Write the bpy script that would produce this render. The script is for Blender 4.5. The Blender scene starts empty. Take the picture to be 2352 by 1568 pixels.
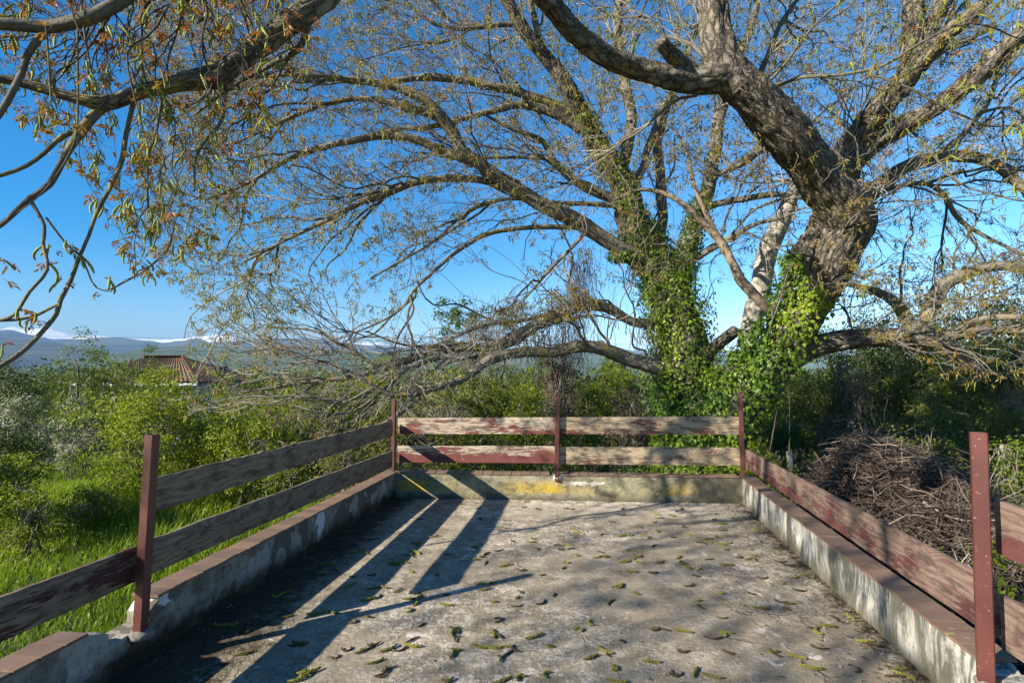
import bpy, math, random
import numpy as np
from mathutils import Vector, Matrix, noise, kdtree
random.seed(7); rng = np.random.default_rng(7)
sc = bpy.context.scene
COL = sc.collection
# ------------------------------------------------------------------ camera, sky, sun
F = 1250.0; W2, H2 = 1176.0, 784.0            # lens in units of a picture 2352 wide
EYE = np.array([0.0, 0.0, 1.5]); PITCH = math.atan(66.0 / F)
cam_d = bpy.data.cameras.new('camera'); cam = bpy.data.objects.new('camera', cam_d); COL.objects.link(cam)
cam.location = EYE; cam.rotation_euler = (math.pi / 2 + PITCH, 0, 0)
cam_d.sensor_width = 36; cam_d.lens = 36 * F / 2352; cam_d.clip_start = 0.05; cam_d.clip_end = 60000
sc.camera = cam
SUNV = Vector((2.0, 1.23, -1.164)).normalized()   # the way the light travels
SUN_EL = math.asin(-SUNV.z); SUN_AZ = math.atan2(-SUNV.x, -SUNV.y)
world = bpy.data.worlds.new('World'); sc.world = world; world.use_nodes = True
wn = world.node_tree.nodes; wl = world.node_tree.links
sky = wn.new('ShaderNodeTexSky'); sky.sky_type = 'NISHITA'; sky.sun_disc = False
sky.sun_elevation = SUN_EL; sky.sun_rotation = SUN_AZ; sky.altitude = 700
sky.air_density = 1.0; sky.dust_density = 0.3; sky.ozone_density = 3.0
hs = wn.new('ShaderNodeHueSaturation'); hs.inputs['Saturation'].default_value = 1.58
wl.new(sky.outputs[0], hs.inputs['Color']); wl.new(hs.outputs[0], wn['Background'].inputs[0])
wn['Background'].inputs[1].default_value = 0.078
sun_d = bpy.data.lights.new('sun', 'SUN'); sun = bpy.data.objects.new('sun', sun_d); COL.objects.link(sun)
sun_d.energy = 5.0; sun_d.angle = math.radians(0.53); sun_d.color = (1.0, 0.915, 0.77)
sun.rotation_euler = SUNV.to_track_quat('-Z', 'Y').to_euler(); sun.location = (-20, -15, 20)
sc.view_settings.view_transform = 'Standard'; sc.view_settings.look = 'None'
sc.view_settings.gamma = 1; sc.view_settings.exposure = 1.42; sc.view_settings.use_curve_mapping = False
sc.render.engine = 'CYCLES'
sc.cycles.max_bounces = 6; sc.cycles.diffuse_bounces = 3; sc.cycles.transmission_bounces = 3
sc.cycles.transparent_max_bounces = 8; sc.cycles.volume_bounces = 0

# ------------------------------------------------------------------ helpers
def at(u, v, Y):
    """a point of the place, found from where it shows in the photograph and how far away it stands"""
    dx = (u - W2) / F; dyv = (H2 - v) / F
    dy = math.cos(PITCH) - math.sin(PITCH) * dyv
    dz = math.sin(PITCH) + math.cos(PITCH) * dyv
    t = Y / dy
    return np.array([EYE[0] + dx * t, Y, EYE[2] + dz * t])

def floor_at(u, v, z=0.0):
    dx = (u - W2) / F; dyv = (H2 - v) / F
    dy = math.cos(PITCH) - math.sin(PITCH) * dyv
    dz = math.sin(PITCH) + math.cos(PITCH) * dyv
    t = (z - EYE[2]) / dz
    return np.array([dx * t, dy * t, z])

def tag(o, label=None, cat=None, group=None, kind=None):
    if label: o['label'] = label
    if cat: o['category'] = cat
    if group: o['group'] = group
    if kind: o['kind'] = kind
    return o

def mesh_data(name, V, faces, uv=None, smooth=True):
    """faces: list of int arrays (n,k)"""
    V = np.asarray(V, dtype=np.float32).reshape(-1, 3)
    faces = [np.asarray(f, dtype=np.int32) for f in faces if len(f)]
    me = bpy.data.meshes.new(name)
    nl = sum(f.size for f in faces); nf = sum(len(f) for f in faces)
    me.vertices.add(len(V)); me.vertices.foreach_set('co', V.ravel())
    me.loops.add(nl); me.polygons.add(nf)
    loops = np.concatenate([f.ravel() for f in faces])
    tot = np.concatenate([np.full(len(f), f.shape[1], dtype=np.int32) for f in faces])
    start = np.concatenate([[0], np.cumsum(tot)[:-1]]).astype(np.int32)
    me.loops.foreach_set('vertex_index', loops)
    me.polygons.foreach_set('loop_start', start); me.polygons.foreach_set('loop_total', tot)
    me.polygons.foreach_set('use_smooth', np.full(nf, bool(smooth)))
    if uv is not None:
        l = me.uv_layers.new(name='UVMap')
        l.data.foreach_set('uv', np.asarray(uv, dtype=np.float32)[loops].ravel())
    if not smooth: me.attributes.new('sharp_face', 'BOOLEAN', 'FACE').data.foreach_set('value', np.ones(nf, dtype=bool)) if 'sharp_face' not in me.attributes else None
    me.update(calc_edges=True)
    return me

def link(name, me, mat=None, parent=None, loc=None):
    o = bpy.data.objects.new(name, me); COL.objects.link(o)
    if mat is not None and me is not None and len(me.materials) == 0: me.materials.append(mat)
    if parent is not None:
        o.parent = parent
        o.matrix_parent_inverse = Matrix.Translation(-parent.location)
    if loc is not None: o.location = loc
    return o

def empty(name, loc):
    o = bpy.data.objects.new(name, None); COL.objects.link(o); o.location = Vector(loc); o.empty_display_size = .2
    return o

class Acc:
    def __init__(s): s.V = []; s.Fq = []; s.Ft = []; s.uv = []; s.n = 0
    def add(s, V, quads=None, tris=None, uv=None):
        V = np.asarray(V, dtype=np.float32).reshape(-1, 3)
        if quads is not None and len(quads): s.Fq.append(np.asarray(quads) + s.n)
        if tris is not None and len(tris): s.Ft.append(np.asarray(tris) + s.n)
        s.uv.append(np.zeros((len(V), 2), np.float32) if uv is None else np.asarray(uv, np.float32))
        s.V.append(V); s.n += len(V)
    def mesh(s, name, smooth=True):
        fs = []
        if s.Fq: fs.append(np.concatenate(s.Fq))
        if s.Ft: fs.append(np.concatenate(s.Ft))
        return mesh_data(name, np.concatenate(s.V), fs, np.concatenate(s.uv), smooth)

def norm(a): return a / np.maximum(np.linalg.norm(a, axis=-1, keepdims=True), 1e-9)

def tubes(P, R, k):
    """P (N,n,3), R (N,n): N tubes of n rings with k sides -> V, quads, uv"""
    P = np.asarray(P, float); R = np.asarray(R, float)
    N, n, _ = P.shape
    T = np.empty_like(P); T[:, 1:-1] = P[:, 2:] - P[:, :-2]; T[:, 0] = P[:, 1] - P[:, 0]; T[:, -1] = P[:, -1] - P[:, -2]
    T = norm(T)
    ref = np.tile(np.array([0.31, 0.92, 0.23]), (N, 1)); 
    A = np.empty_like(P)
    a = norm(np.cross(T[:, 0], ref))
    for i in range(n):
        a = norm(a - T[:, i] * np.sum(a * T[:, i], -1, keepdims=True)); A[:, i] = a
    B = np.cross(T, A)
    th = np.arange(k) * 2 * math.pi / k
    V = P[:, :, None, :] + R[:, :, None, None] * (A[:, :, None, :] * np.cos(th)[None, None, :, None] + B[:, :, None, :] * np.sin(th)[None, None, :, None])
    L = np.concatenate([np.zeros((N, 1)), np.cumsum(np.linalg.norm(P[:, 1:] - P[:, :-1], axis=-1), 1)], 1)
    uv = np.empty((N, n, k, 2)); uv[..., 0] = th[None, None, :] / (2 * math.pi); uv[..., 1] = L[:, :, None]
    i = np.arange(n - 1)[:, None]; j = np.arange(k)[None, :]
    q = np.stack([i * k + j, i * k + (j + 1) % k, (i + 1) * k + (j + 1) % k, (i + 1) * k + j], -1).reshape(-1, 4)
    Q = (q[None] + (np.arange(N) * n * k)[:, None, None]).reshape(-1, 4)
    return V.reshape(-1, 3), Q, uv.reshape(-1, 2)

def catmull(C, step):
    C = np.asarray(C, float); pts = []
    E = np.vstack([2 * C[0] - C[1], C, 2 * C[-1] - C[-2]])
    for i in range(1, len(E) - 2):
        p0, p1, p2, p3 = E[i - 1], E[i], E[i + 1], E[i + 2]
        m = max(2, int(np.linalg.norm(p2[:3] - p1[:3]) / step))
        for t in np.arange(m) / m:
            pts.append(.5 * ((2 * p1) + (-p0 + p2) * t + (2 * p0 - 5 * p1 + 4 * p2 - p3) * t * t + (-p0 + 3 * p1 - 3 * p2 + p3) * t ** 3))
    pts.append(E[-2]); return np.array(pts)

def box_verts(x0, x1, y0, y1, z0, z1):
    V = np.array([(x, y, z) for z in (z0, z1) for y in (y0, y1) for x in (x0, x1)], float)
    Q = [(0, 2, 3, 1), (4, 5, 7, 6), (0, 1, 5, 4), (2, 6, 7, 3), (0, 4, 6, 2), (1, 3, 7, 5)]
    return V, np.array(Q)

# ------------------------------------------------------------------ materials
class NT:
    def __init__(s, name):
        s.m = bpy.data.materials.new(name); s.m.use_nodes = True
        s.n = s.m.node_tree.nodes; s.l = s.m.node_tree.links; s.b = s.n['Principled BSDF']; s.out = s.n['Material Output']
        s.b.inputs['Roughness'].default_value = .85
        try: s.b.inputs['Specular IOR Level'].default_value = .25
        except Exception: pass
    def node(s, t, **kw):
        nd = s.n.new(t)
        for k, v in kw.items(): setattr(nd, k, v)
        return nd
    def inp(s, nd, key, v):
        if isinstance(v, bpy.types.NodeSocket): s.l.new(v, nd.inputs[key])
        elif v is not None: nd.inputs[key].default_value = v
    def coord(s, kind='Object', scale=(1, 1, 1), rot=(0, 0, 0), loc=(0, 0, 0)):
        c = s.node('ShaderNodeTexCoord'); m = s.node('ShaderNodeMapping')
        m.inputs['Scale'].default_value = scale; m.inputs['Rotation'].default_value = rot; m.inputs['Location'].default_value = loc
        s.l.new(c.outputs[kind], m.inputs[0]); return m.outputs[0]
    def wpos(s, scale=(1, 1, 1), rot=(0, 0, 0), loc=(0, 0, 0)):
        c = s.node('ShaderNodeNewGeometry'); m = s.node('ShaderNodeMapping')
        m.inputs['Scale'].default_value = scale; m.inputs['Rotation'].default_value = rot; m.inputs['Location'].default_value = loc
        s.l.new(c.outputs['Position'], m.inputs[0]); return m.outputs[0]
    def noise(s, vec, scale, detail=4, rough=.55, dist=0.0):
        n = s.node('ShaderNodeTexNoise'); s.inp(n, 'Vector', vec); n.inputs['Scale'].default_value = scale
        n.inputs['Detail'].default_value = detail; n.inputs['Roughness'].default_value = rough; n.inputs['Distortion'].default_value = dist
        return n.outputs['Fac']
    def voro(s, vec, scale, feature='F1', out='Distance', rnd=1.0):
        n = s.node('ShaderNodeTexVoronoi', feature=feature); s.inp(n, 'Vector', vec); n.inputs['Scale'].default_value = scale
        n.inputs['Randomness'].default_value = rnd
        return n.outputs[out]
    def ramp(s, fac, stops, interp='LINEAR'):
        r = s.node('ShaderNodeValToRGB'); s.l.new(fac, r.inputs[0]); cr = r.color_ramp; cr.interpolation = interp
        while len(cr.elements) < len(stops): cr.elements.new(.5)
        for e, (p, c) in zip(cr.elements, stops):
            e.position = p; e.color = (c, c, c, 1) if not hasattr(c, '__len__') else (*c, 1)
        return r.outputs[0]
    def mix(s, fac, a, b, mode='MIX'):
        m = s.node('ShaderNodeMix', data_type='RGBA', blend_type=mode)
        s.inp(m, 0, fac)
        for k, v in ((6, a), (7, b)):
            if isinstance(v, bpy.types.NodeSocket): s.l.new(v, m.inputs[k])
            else: m.inputs[k].default_value = (*v, 1)
        return m.outputs[2]
    def math(s, op, a, b=None, c=None, clamp=False):
        m = s.node('ShaderNodeMath', operation=op); m.use_clamp = clamp
        s.inp(m, 0, a)
        if b is not None: s.inp(m, 1, b)
        if c is not None: s.inp(m, 2, c)
        return m.outputs[0]
    def sep(s, vec):
        m = s.node('ShaderNodeSeparateXYZ'); s.l.new(vec, m.inputs[0]); return m.outputs
    def rnd(s): return s.node('ShaderNodeObjectInfo').outputs['Random']
    def island(s): return s.node('ShaderNodeNewGeometry').outputs['Random Per Island']
    def bump(s, h, strength=.5, dist=.01):
        b = s.node('ShaderNodeBump'); b.inputs['Strength'].default_value = strength; b.inputs['Distance'].default_value = dist
        s.l.new(h, b.inputs['Height']); s.l.new(b.outputs[0], s.b.inputs['Normal'])
    def base(s, c):
        if isinstance(c, bpy.types.NodeSocket): s.l.new(c, s.b.inputs['Base Color'])
        else: s.b.inputs['Base Color'].default_value = (*c, 1)
        return s

def leaf_mat(name, stops, rough=.5, trans=.35, patch=None, gain=1.0):
    """stops: colours chosen leaf by leaf"""
    t = NT(name); isl = t.island()
    fac = isl
    if patch is not None:
        nz = t.noise(t.wpos(), patch, 2)
        fac = t.math('ADD', t.math('MULTIPLY', isl, .55), t.math('MULTIPLY_ADD', nz, 1.5, -.52), clamp=True)
    c = t.ramp(fac, stops)
    t.base(c); t.b.inputs['Roughness'].default_value = rough
    tr = t.node('ShaderNodeBsdfTranslucent'); ms = t.node('ShaderNodeMixShader')
    t.l.new(t.mix(.5, c, (.9, 1.0, .35), 'MULTIPLY'), tr.inputs[0]); ms.inputs[0].default_value = trans
    t.l.new(t.b.outputs[0], ms.inputs[1]); t.l.new(tr.outputs[0], ms.inputs[2]); t.l.new(ms.outputs[0], t.out.inputs[0])
    return t.m

def bark_mat(name, c_dark, c_mid, c_light, scale=1.0, lichen=.5, furrow=1.0):
    t = NT(name)
    uv = t.coord('UV', (11 * scale, 3.6 * scale, 1))
    w = t.wpos()
    dist = t.noise(w, 7, 3); 
    mp = t.node('ShaderNodeVectorMath', operation='ADD'); t.l.new(uv, mp.inputs[0])
    cc = t.node('ShaderNodeCombineXYZ'); t.l.new(t.math('MULTIPLY', dist, 1.6), cc.inputs[0]); t.l.new(t.math('MULTIPLY', dist, 1.2), cc.inputs[2]); t.l.new(cc.outputs[0], mp.inputs[1])
    v = t.voro(mp.outputs[0], 1.5, 'DISTANCE_TO_EDGE')
    ridge = t.ramp(v, [(0, 0.0), (.10, .35), (.30, .85), (1, 1)])
    n2 = t.noise(w, 38, 5, .65); n3 = t.noise(w, 5, 3); n1 = t.noise(w, 1.3, 2)
    h = t.math('ADD', t.math('MULTIPLY', ridge, .7 * furrow), t.math('MULTIPLY', n2, .6))
    col = t.mix(t.ramp(t.math('ADD', t.math('MULTIPLY', n2, .55), t.math('MULTIPLY', n3, .45)), [(.33, 0), (.62, 1)]), c_mid, c_light)
    col = t.mix(t.math('MULTIPLY', t.math('SUBTRACT', 1.0, ridge), .85 * furrow), col, c_dark)
    if lichen > 0:
        lm = t.ramp(t.math('ADD', t.math('MULTIPLY', t.noise(w, 3.1, 2), .65), t.math('MULTIPLY', n2, .35)), [(.60 - .05 * lichen, 0), (.66 - .05 * lichen, 1)])
        col = t.mix(t.math('MULTIPLY', lm, .8), col, (.24, .19, .03))
        gm = t.ramp(t.noise(w, 2.0, 4), [(.5, 0), (.7, .5)])
        col = t.mix(gm, col, (.13, .13, .06))
    t.base(col); t.b.inputs['Roughness'].default_value = .93; t.bump(h, 1.0, .02)
    return t.m

def simple(name, c1, c2, scale=20, rough=.8, bump=.3, bd=.005):
    t = NT(name); n = t.noise(t.wpos(), scale, 5, .6)
    t.base(t.mix(t.ramp(n, [(.35, 0), (.65, 1)]), c1, c2)); t.b.inputs['Roughness'].default_value = rough; t.bump(n, bump, bd); return t.m

M = {}
M['bark'] = bark_mat('walnut_bark', (.018, .014, .011), (.13, .108, .084), (.28, .245, .20), 1.0, .5, 1.1)
M['bark_fine'] = bark_mat('limb_bark', (.035, .03, .024), (.13, .112, .088), (.25, .225, .185), .9, 1.0, .5)
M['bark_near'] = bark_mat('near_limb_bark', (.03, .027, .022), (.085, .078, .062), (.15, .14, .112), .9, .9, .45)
M['dead'] = bark_mat('bare_dead_wood', (.12, .10, .08), (.30, .27, .23), (.46, .43, .38), .8, 0, .35)
M['driftwood'] = bark_mat('brown_dead_wood', (.06, .045, .03), (.20, .15, .105), (.32, .26, .20), .8, 0, .4)
t = NT('twig_bark'); t.base(t.ramp(t.noise(t.wpos(), 2.5, 3), [(.3, (.08, .068, .055)), (.5, (.19, .17, .145)), (.7, (.32, .30, .265))])); M['twig'] = t.m
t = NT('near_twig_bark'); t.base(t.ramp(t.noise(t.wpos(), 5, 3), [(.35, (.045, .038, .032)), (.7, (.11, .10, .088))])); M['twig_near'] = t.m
M['stem'] = simple('shrub_stem', (.06, .05, .035), (.14, .12, .09), 12)
M['leaf_walnut'] = leaf_mat('young_walnut_leaf', [(0, (.15, .17, .03)), (.35, (.23, .22, .045)), (.6, (.26, .18, .05)), (.8, (.28, .13, .045)), (1, (.13, .16, .035))], .5, .35, .45)
M['leaf_walnut_near'] = leaf_mat('near_young_walnut_leaf', [(0, (.12, .15, .02)), (.2, (.22, .20, .03)), (.45, (.32, .16, .03)), (.72, (.30, .085, .028)), (1, (.13, .05, .02))], .4, .42, 1.2)
M['catkin'] = leaf_mat('hanging_catkin', [(0, (.15, .20, .03)), (.5, (.24, .27, .04)), (1, (.12, .15, .03))], .6, .15)
M['ivy'] = leaf_mat('ivy_leaf', [(0, (.028, .06, .012)), (.3, (.06, .12, .016)), (.6, (.15, .23, .02)), (.955, (.27, .34, .028)), (.98, (.36, .28, .05)), (1, (.16, .10, .05))], .36, .3, .9)

# ------------------------------------------------------------------ terrace: parapet lines
Lc = np.array([-1.377, 6.52]); Rc = np.array([2.60, 6.22])          # inner corners of the parapet
dL = np.array([-.150, -1.0]); dR = np.array([-.164, -1.0])          # towards the camera
dL /= np.linalg.norm(dL); dR /= np.linalg.norm(dR)
nB = np.array([Rc[1] - Lc[1], -(Rc[0] - Lc[0])]) * -1; nB /= np.linalg.norm(nB)   # outwards behind
nL = np.array([dL[1], -dL[0]]); nL = nL if nL[0] < 0 else -nL
nR = np.array([dR[1], -dR[0]]); nR = nR if nR[0] > 0 else -nR
TH = .13; PZ = .285; LEN = 9.5

def slab_mat():
    t = NT('old_concrete_floor'); w = t.wpos()
    n1 = t.noise(w, .55, 5, .6, .4); n2 = t.noise(w, 3.2, 6, .68); n3 = t.noise(w, 38, 4, .75); n4 = t.noise(w, 9, 6, .72)
    base = t.mix(t.ramp(n2, [(.30, 0), (.66, 1)]), (.18, .150, .102), (.40, .342, .258))
    base = t.mix(t.ramp(t.math('ADD', t.math('MULTIPLY', n4, .5), t.math('MULTIPLY', n3, .5)), [(.40, 0), (.62, 1)]), t.mix(.45, base, (.30, .25, .18), 'MULTIPLY'), base)
    # worn pale bloom and bare white scabs
    pale = t.math('MULTIPLY', t.ramp(n1, [(.42, 0), (.62, 1)]), t.ramp(t.math('ADD', t.math('MULTIPLY', n4, .55), t.math('MULTIPLY', n3, .45)), [(.49, 0), (.56, 1)]))
    xyz0 = t.sep(w)
    back = t.ramp(t.math('ADD', xyz0[1], t.math('MULTIPLY', n2, 1.2)), [(.0, 0), (1, 0)])
    pale2 = t.math('MULTIPLY', t.math('MULTIPLY_ADD', xyz0[1], .9, -4.9, clamp=True), t.ramp(t.voro(w, 7, 'F1'), [(.35, 1), (.62, .25)]))
    pale2 = t.math('MULTIPLY', pale2, t.math('MULTIPLY_ADD', xyz0[0], 1.2, .6, clamp=True))
    pale = t.math('MAXIMUM', t.math('MULTIPLY', pale, .95), t.math('MULTIPLY', pale2, .9))
    col = t.mix(pale, base, (.58, .53, .46))
    gr1 = t.noise(w, 95, 3, .8); col = t.mix(t.ramp(gr1, [(.36, .75), (.46, 0)]), col, t.mix(.5, col, (.12, .10, .07)))
    col = t.mix(t.ramp(gr1, [(.60, 0), (.68, .6)]), col, (.62, .57, .49))
    sc_ = t.math('MULTIPLY', t.ramp(t.noise(w, 6.5, 5, .75, .6), [(.60, 0), (.625, 1)]), t.ramp(t.noise(w, .8, 2), [(.45, 0), (.6, 1)]))
    col = t.mix(t.math('MULTIPLY', sc_, .8), col, (.60, .56, .50))
    # cracks
    dv = t.node('ShaderNodeVectorMath', operation='ADD'); cn = t.node('ShaderNodeTexNoise'); cn.inputs['Scale'].default_value = 2.6; cn.inputs['Detail'].default_value = 6
    t.l.new(w, cn.inputs['Vector']); sm = t.node('ShaderNodeVectorMath', operation='SCALE'); t.l.new(cn.outputs['Color'], sm.inputs[0]); sm.inputs['Scale'].default_value = .55
    t.l.new(w, dv.inputs[0]); t.l.new(sm.outputs[0], dv.inputs[1])
    cr = t.voro(dv.outputs[0], 1.15, 'DISTANCE_TO_EDGE')
    crm = t.math('MULTIPLY', t.ramp(cr, [(0, 1), (.010, .7), (.016, 0)]), t.ramp(t.noise(w, 1.1, 2), [(.56, 0), (.64, .6)]))
    fc = t.voro(dv.outputs[0], 6.5, 'DISTANCE_TO_EDGE')
    fcm = t.math('MULTIPLY', t.ramp(fc, [(0, 1), (.035, .4), (.06, 0)]), t.ramp(t.noise(w, .9, 2, .5), [(.60, 0), (.68, .5)]))
    crk = t.math('MAXIMUM', crm, fcm)
    col = t.mix(crk, col, (.045, .038, .03))
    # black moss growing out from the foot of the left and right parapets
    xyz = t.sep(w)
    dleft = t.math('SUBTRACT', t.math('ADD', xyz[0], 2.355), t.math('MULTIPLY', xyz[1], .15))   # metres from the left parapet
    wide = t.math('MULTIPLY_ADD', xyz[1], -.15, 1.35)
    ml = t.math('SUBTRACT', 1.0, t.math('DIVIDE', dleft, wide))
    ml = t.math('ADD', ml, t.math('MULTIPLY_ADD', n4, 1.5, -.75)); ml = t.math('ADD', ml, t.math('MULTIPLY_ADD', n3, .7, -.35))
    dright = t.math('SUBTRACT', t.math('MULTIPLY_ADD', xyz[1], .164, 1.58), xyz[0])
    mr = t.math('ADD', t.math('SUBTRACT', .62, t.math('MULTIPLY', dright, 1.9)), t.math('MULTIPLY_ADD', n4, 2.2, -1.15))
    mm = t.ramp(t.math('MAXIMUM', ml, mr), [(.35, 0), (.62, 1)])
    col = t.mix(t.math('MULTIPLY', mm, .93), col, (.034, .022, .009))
    spots = t.ramp(t.voro(w, 16, 'F1'), [(.10, .8), (.17, 0)]); spm = t.ramp(t.noise(w, 1.7, 3), [(.5, 0), (.6, 1)])
    col = t.mix(t.math('MULTIPLY', t.math('MULTIPLY', spots, spm), .8), col, (.06, .05, .035))
    t.base(col); t.b.inputs['Roughness'].default_value = .95
    h = t.math('ADD', t.math('ADD', t.math('MULTIPLY', n3, .35), t.math('MULTIPLY', n4, .6)), t.math('MULTIPLY', crk, -.7))
    h = t.math('ADD', h, t.math('MULTIPLY', mm, .3)); h = t.math('ADD', h, t.math('MULTIPLY', pale, .12))
    t.bump(h, 1.0, .016); return t.m

def wall_mat(kind):
    t = NT('parapet_plaster_' + kind); w = t.wpos(); xyz = t.sep(w); Z = xyz[2]
    n1 = t.noise(w, 1.4, 4); n2 = t.noise(w, 9, 6, .7); n3 = t.noise(w, 60, 4, .75)
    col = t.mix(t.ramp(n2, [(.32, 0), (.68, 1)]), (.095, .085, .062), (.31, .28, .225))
    if kind == 'back':
        col = t.mix(t.ramp(n1, [(.42, 0), (.6, .8)]), col, (.36, .33, .26))
        band = t.ramp(t.math('ADD', Z, t.math('MULTIPLY_ADD', n1, .12, -.06)), [(.055, 0), (.10, 1), (.17, .75), (.24, 0)])
        lm = t.math('MULTIPLY', band, t.ramp(t.math('ADD', t.math('MULTIPLY', t.noise(w, 1.25, 2), .6), t.math('MULTIPLY', n3, .4)), [(.43, 0), (.58, 1)]))
        lm = t.math('MULTIPLY', lm, t.ramp(xyz[0], [(0, 1), (1, 1)])); lm = t.math('MULTIPLY', lm, t.math('MULTIPLY_ADD', xyz[0], -3.0, 6.6, clamp=True)); col = t.mix(t.math('MULTIPLY', lm, .9), col, (.50, .33, .015))
        ol = t.ramp(t.math('ADD', t.math('MULTIPLY', n1, .5), t.math('MULTIPLY', n3, .5)), [(.42, 0), (.6, .75)])
        col = t.mix(ol, col, (.17, .155, .05))
        # a strip of exposed white plaster, and dark mould on the right
        px_ = t.math('ABSOLUTE', t.math('SUBTRACT', xyz[0], .83)); pz_ = t.math('ABSOLUTE', t.math('SUBTRACT', Z, .195))
        d = t.math('MAXIMUM', t.math('MULTIPLY', px_, 3.6), t.math('MULTIPLY', pz_, 42))
        wp = t.ramp(t.math('ADD', d, t.math('MULTIPLY_ADD', t.noise(w, 15, 5, .7), 3.4, -1.7)), [(.76, 1), (.86, 0)])
        col = t.mix(wp, col, (.62, .57, .52))
        bl_ = t.ramp(t.noise(t.wpos((1, 1, 1.8)), 3.6, 7, .78), [(.47, 0), (.58, .8)]); col = t.mix(bl_, col, (.075, .07, .045))
        dm = t.ramp(t.math('ADD', t.math('MULTIPLY', t.math('ABSOLUTE', t.math('SUBTRACT', xyz[0], 2.35)), 1.8), t.math('MULTIPLY_ADD', n1, 2.0, -1.0)), [(.15, .75), (.45, 0)])
        col = t.mix(dm, col, (.06, .055, .04))
        db = t.ramp(t.math('ADD', Z, t.math('MULTIPLY', n2, .06)), [(.03, .8), (.10, 0)]); col = t.mix(db, col, (.07, .06, .035))
    elif kind == 'right':
        st = t.noise(t.wpos((5, 5, 1.1)), 1.5, 6, .72, .8); sf = t.noise(t.wpos((16, 16, 2.5)), 1.5, 5, .75)
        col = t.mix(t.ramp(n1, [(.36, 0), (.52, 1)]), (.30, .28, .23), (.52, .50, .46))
        col = t.mix(t.ramp(st, [(.43, 0), (.56, .9)]), col, (.075, .075, .055))
        col = t.mix(t.ramp(sf, [(.50, 0), (.68, .7)]), col, (.10, .10, .07))
        db = t.ramp(t.math('ADD', Z, t.math('MULTIPLY', n2, .11)), [(.06, .85), (.16, 0)]); col = t.mix(db, col, (.12, .11, .07))
        lm = t.math('MULTIPLY', t.ramp(st, [(.3, 1), (.43, 0)]), t.ramp(n3, [(.4, 0), (.6, 1)]))
        col = t.mix(t.math('MULTIPLY', lm, .6), col, (.30, .27, .06))
    else:
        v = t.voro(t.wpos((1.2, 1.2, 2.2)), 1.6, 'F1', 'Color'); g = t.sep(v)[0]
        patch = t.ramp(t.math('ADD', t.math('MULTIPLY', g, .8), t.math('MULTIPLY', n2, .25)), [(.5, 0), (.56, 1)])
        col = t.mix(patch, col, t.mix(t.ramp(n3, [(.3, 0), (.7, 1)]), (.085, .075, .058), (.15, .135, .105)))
        wp = t.ramp(t.math('ADD', t.math('MULTIPLY', t.noise(w, 2.6, 3), .8), t.math('MULTIPLY', n2, .2)), [(.615, 0), (.63, 1)])
        col = t.mix(wp, col, (.55, .54, .55))
        db = t.ramp(t.math('ADD', Z, t.math('MULTIPLY', n2, .16)), [(.13, 1), (.23, 0)]); col = t.mix(db, col, (.03, .022, .012)); pl2 = t.ramp(t.noise(w, 1.9, 4, .6), [(.53, 0), (.55, .75)]); col = t.mix(pl2, col, t.mix(db, (.36, .34, .29), (.06, .05, .03)))
    spots = t.ramp(t.noise(w, 24, 6, .85), [(.54, 0), (.64, .75)]); col = t.mix(spots, col, (.08, .075, .05))
    t.base(col); t.b.inputs['Roughness'].default_value = .95
    t.bump(t.math('ADD', t.math('MULTIPLY', n3, .4), n2), .8, .012); return t.m

# floor slab
def P2(o, d, s, n=None, off=0): return o + d * s + (n * off if n is not None else 0)
A_ = P2(Lc, dL, LEN, nL, TH); B_ = P2(Rc, dR, LEN, nR, TH)
C_ = Rc + nR * TH + nB * TH; D_ = Lc + nL * TH + nB * TH
gx, gy = 60, 90; V = []; uvn = []
for j in range(gy + 1):
    for i in range(gx + 1):
        a = A_ * (1 - i / gx) + B_ * (i / gx); b = D_ * (1 - i / gx) + C_ * (i / gx); p = a * (1 - j / gy) + b * (j / gy)
        V.append((p[0], p[1], .010 * (noise.noise((p[0] * .9, p[1] * .9, 0))) - .004))
Qs = [(j * (gx + 1) + i, j * (gx + 1) + i + 1, (j + 1) * (gx + 1) + i + 1, (j + 1) * (gx + 1) + i) for j in range(gy) for i in range(gx)]
n0 = len(V); rim = [A_, B_, C_, D_]
for p in rim: V.append((p[0], p[1], -.02))
for p in rim: V.append((p[0], p[1], -1.6))
Qr = [(n0 + i, n0 + 4 + i, n0 + 4 + (i + 1) % 4, n0 + (i + 1) % 4) for i in range(4)]
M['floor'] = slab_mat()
o = link('terrace_floor', mesh_data('terrace_floor', V, [Qs, Qr]), M['floor']); tag(o, kind='structure')

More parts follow.
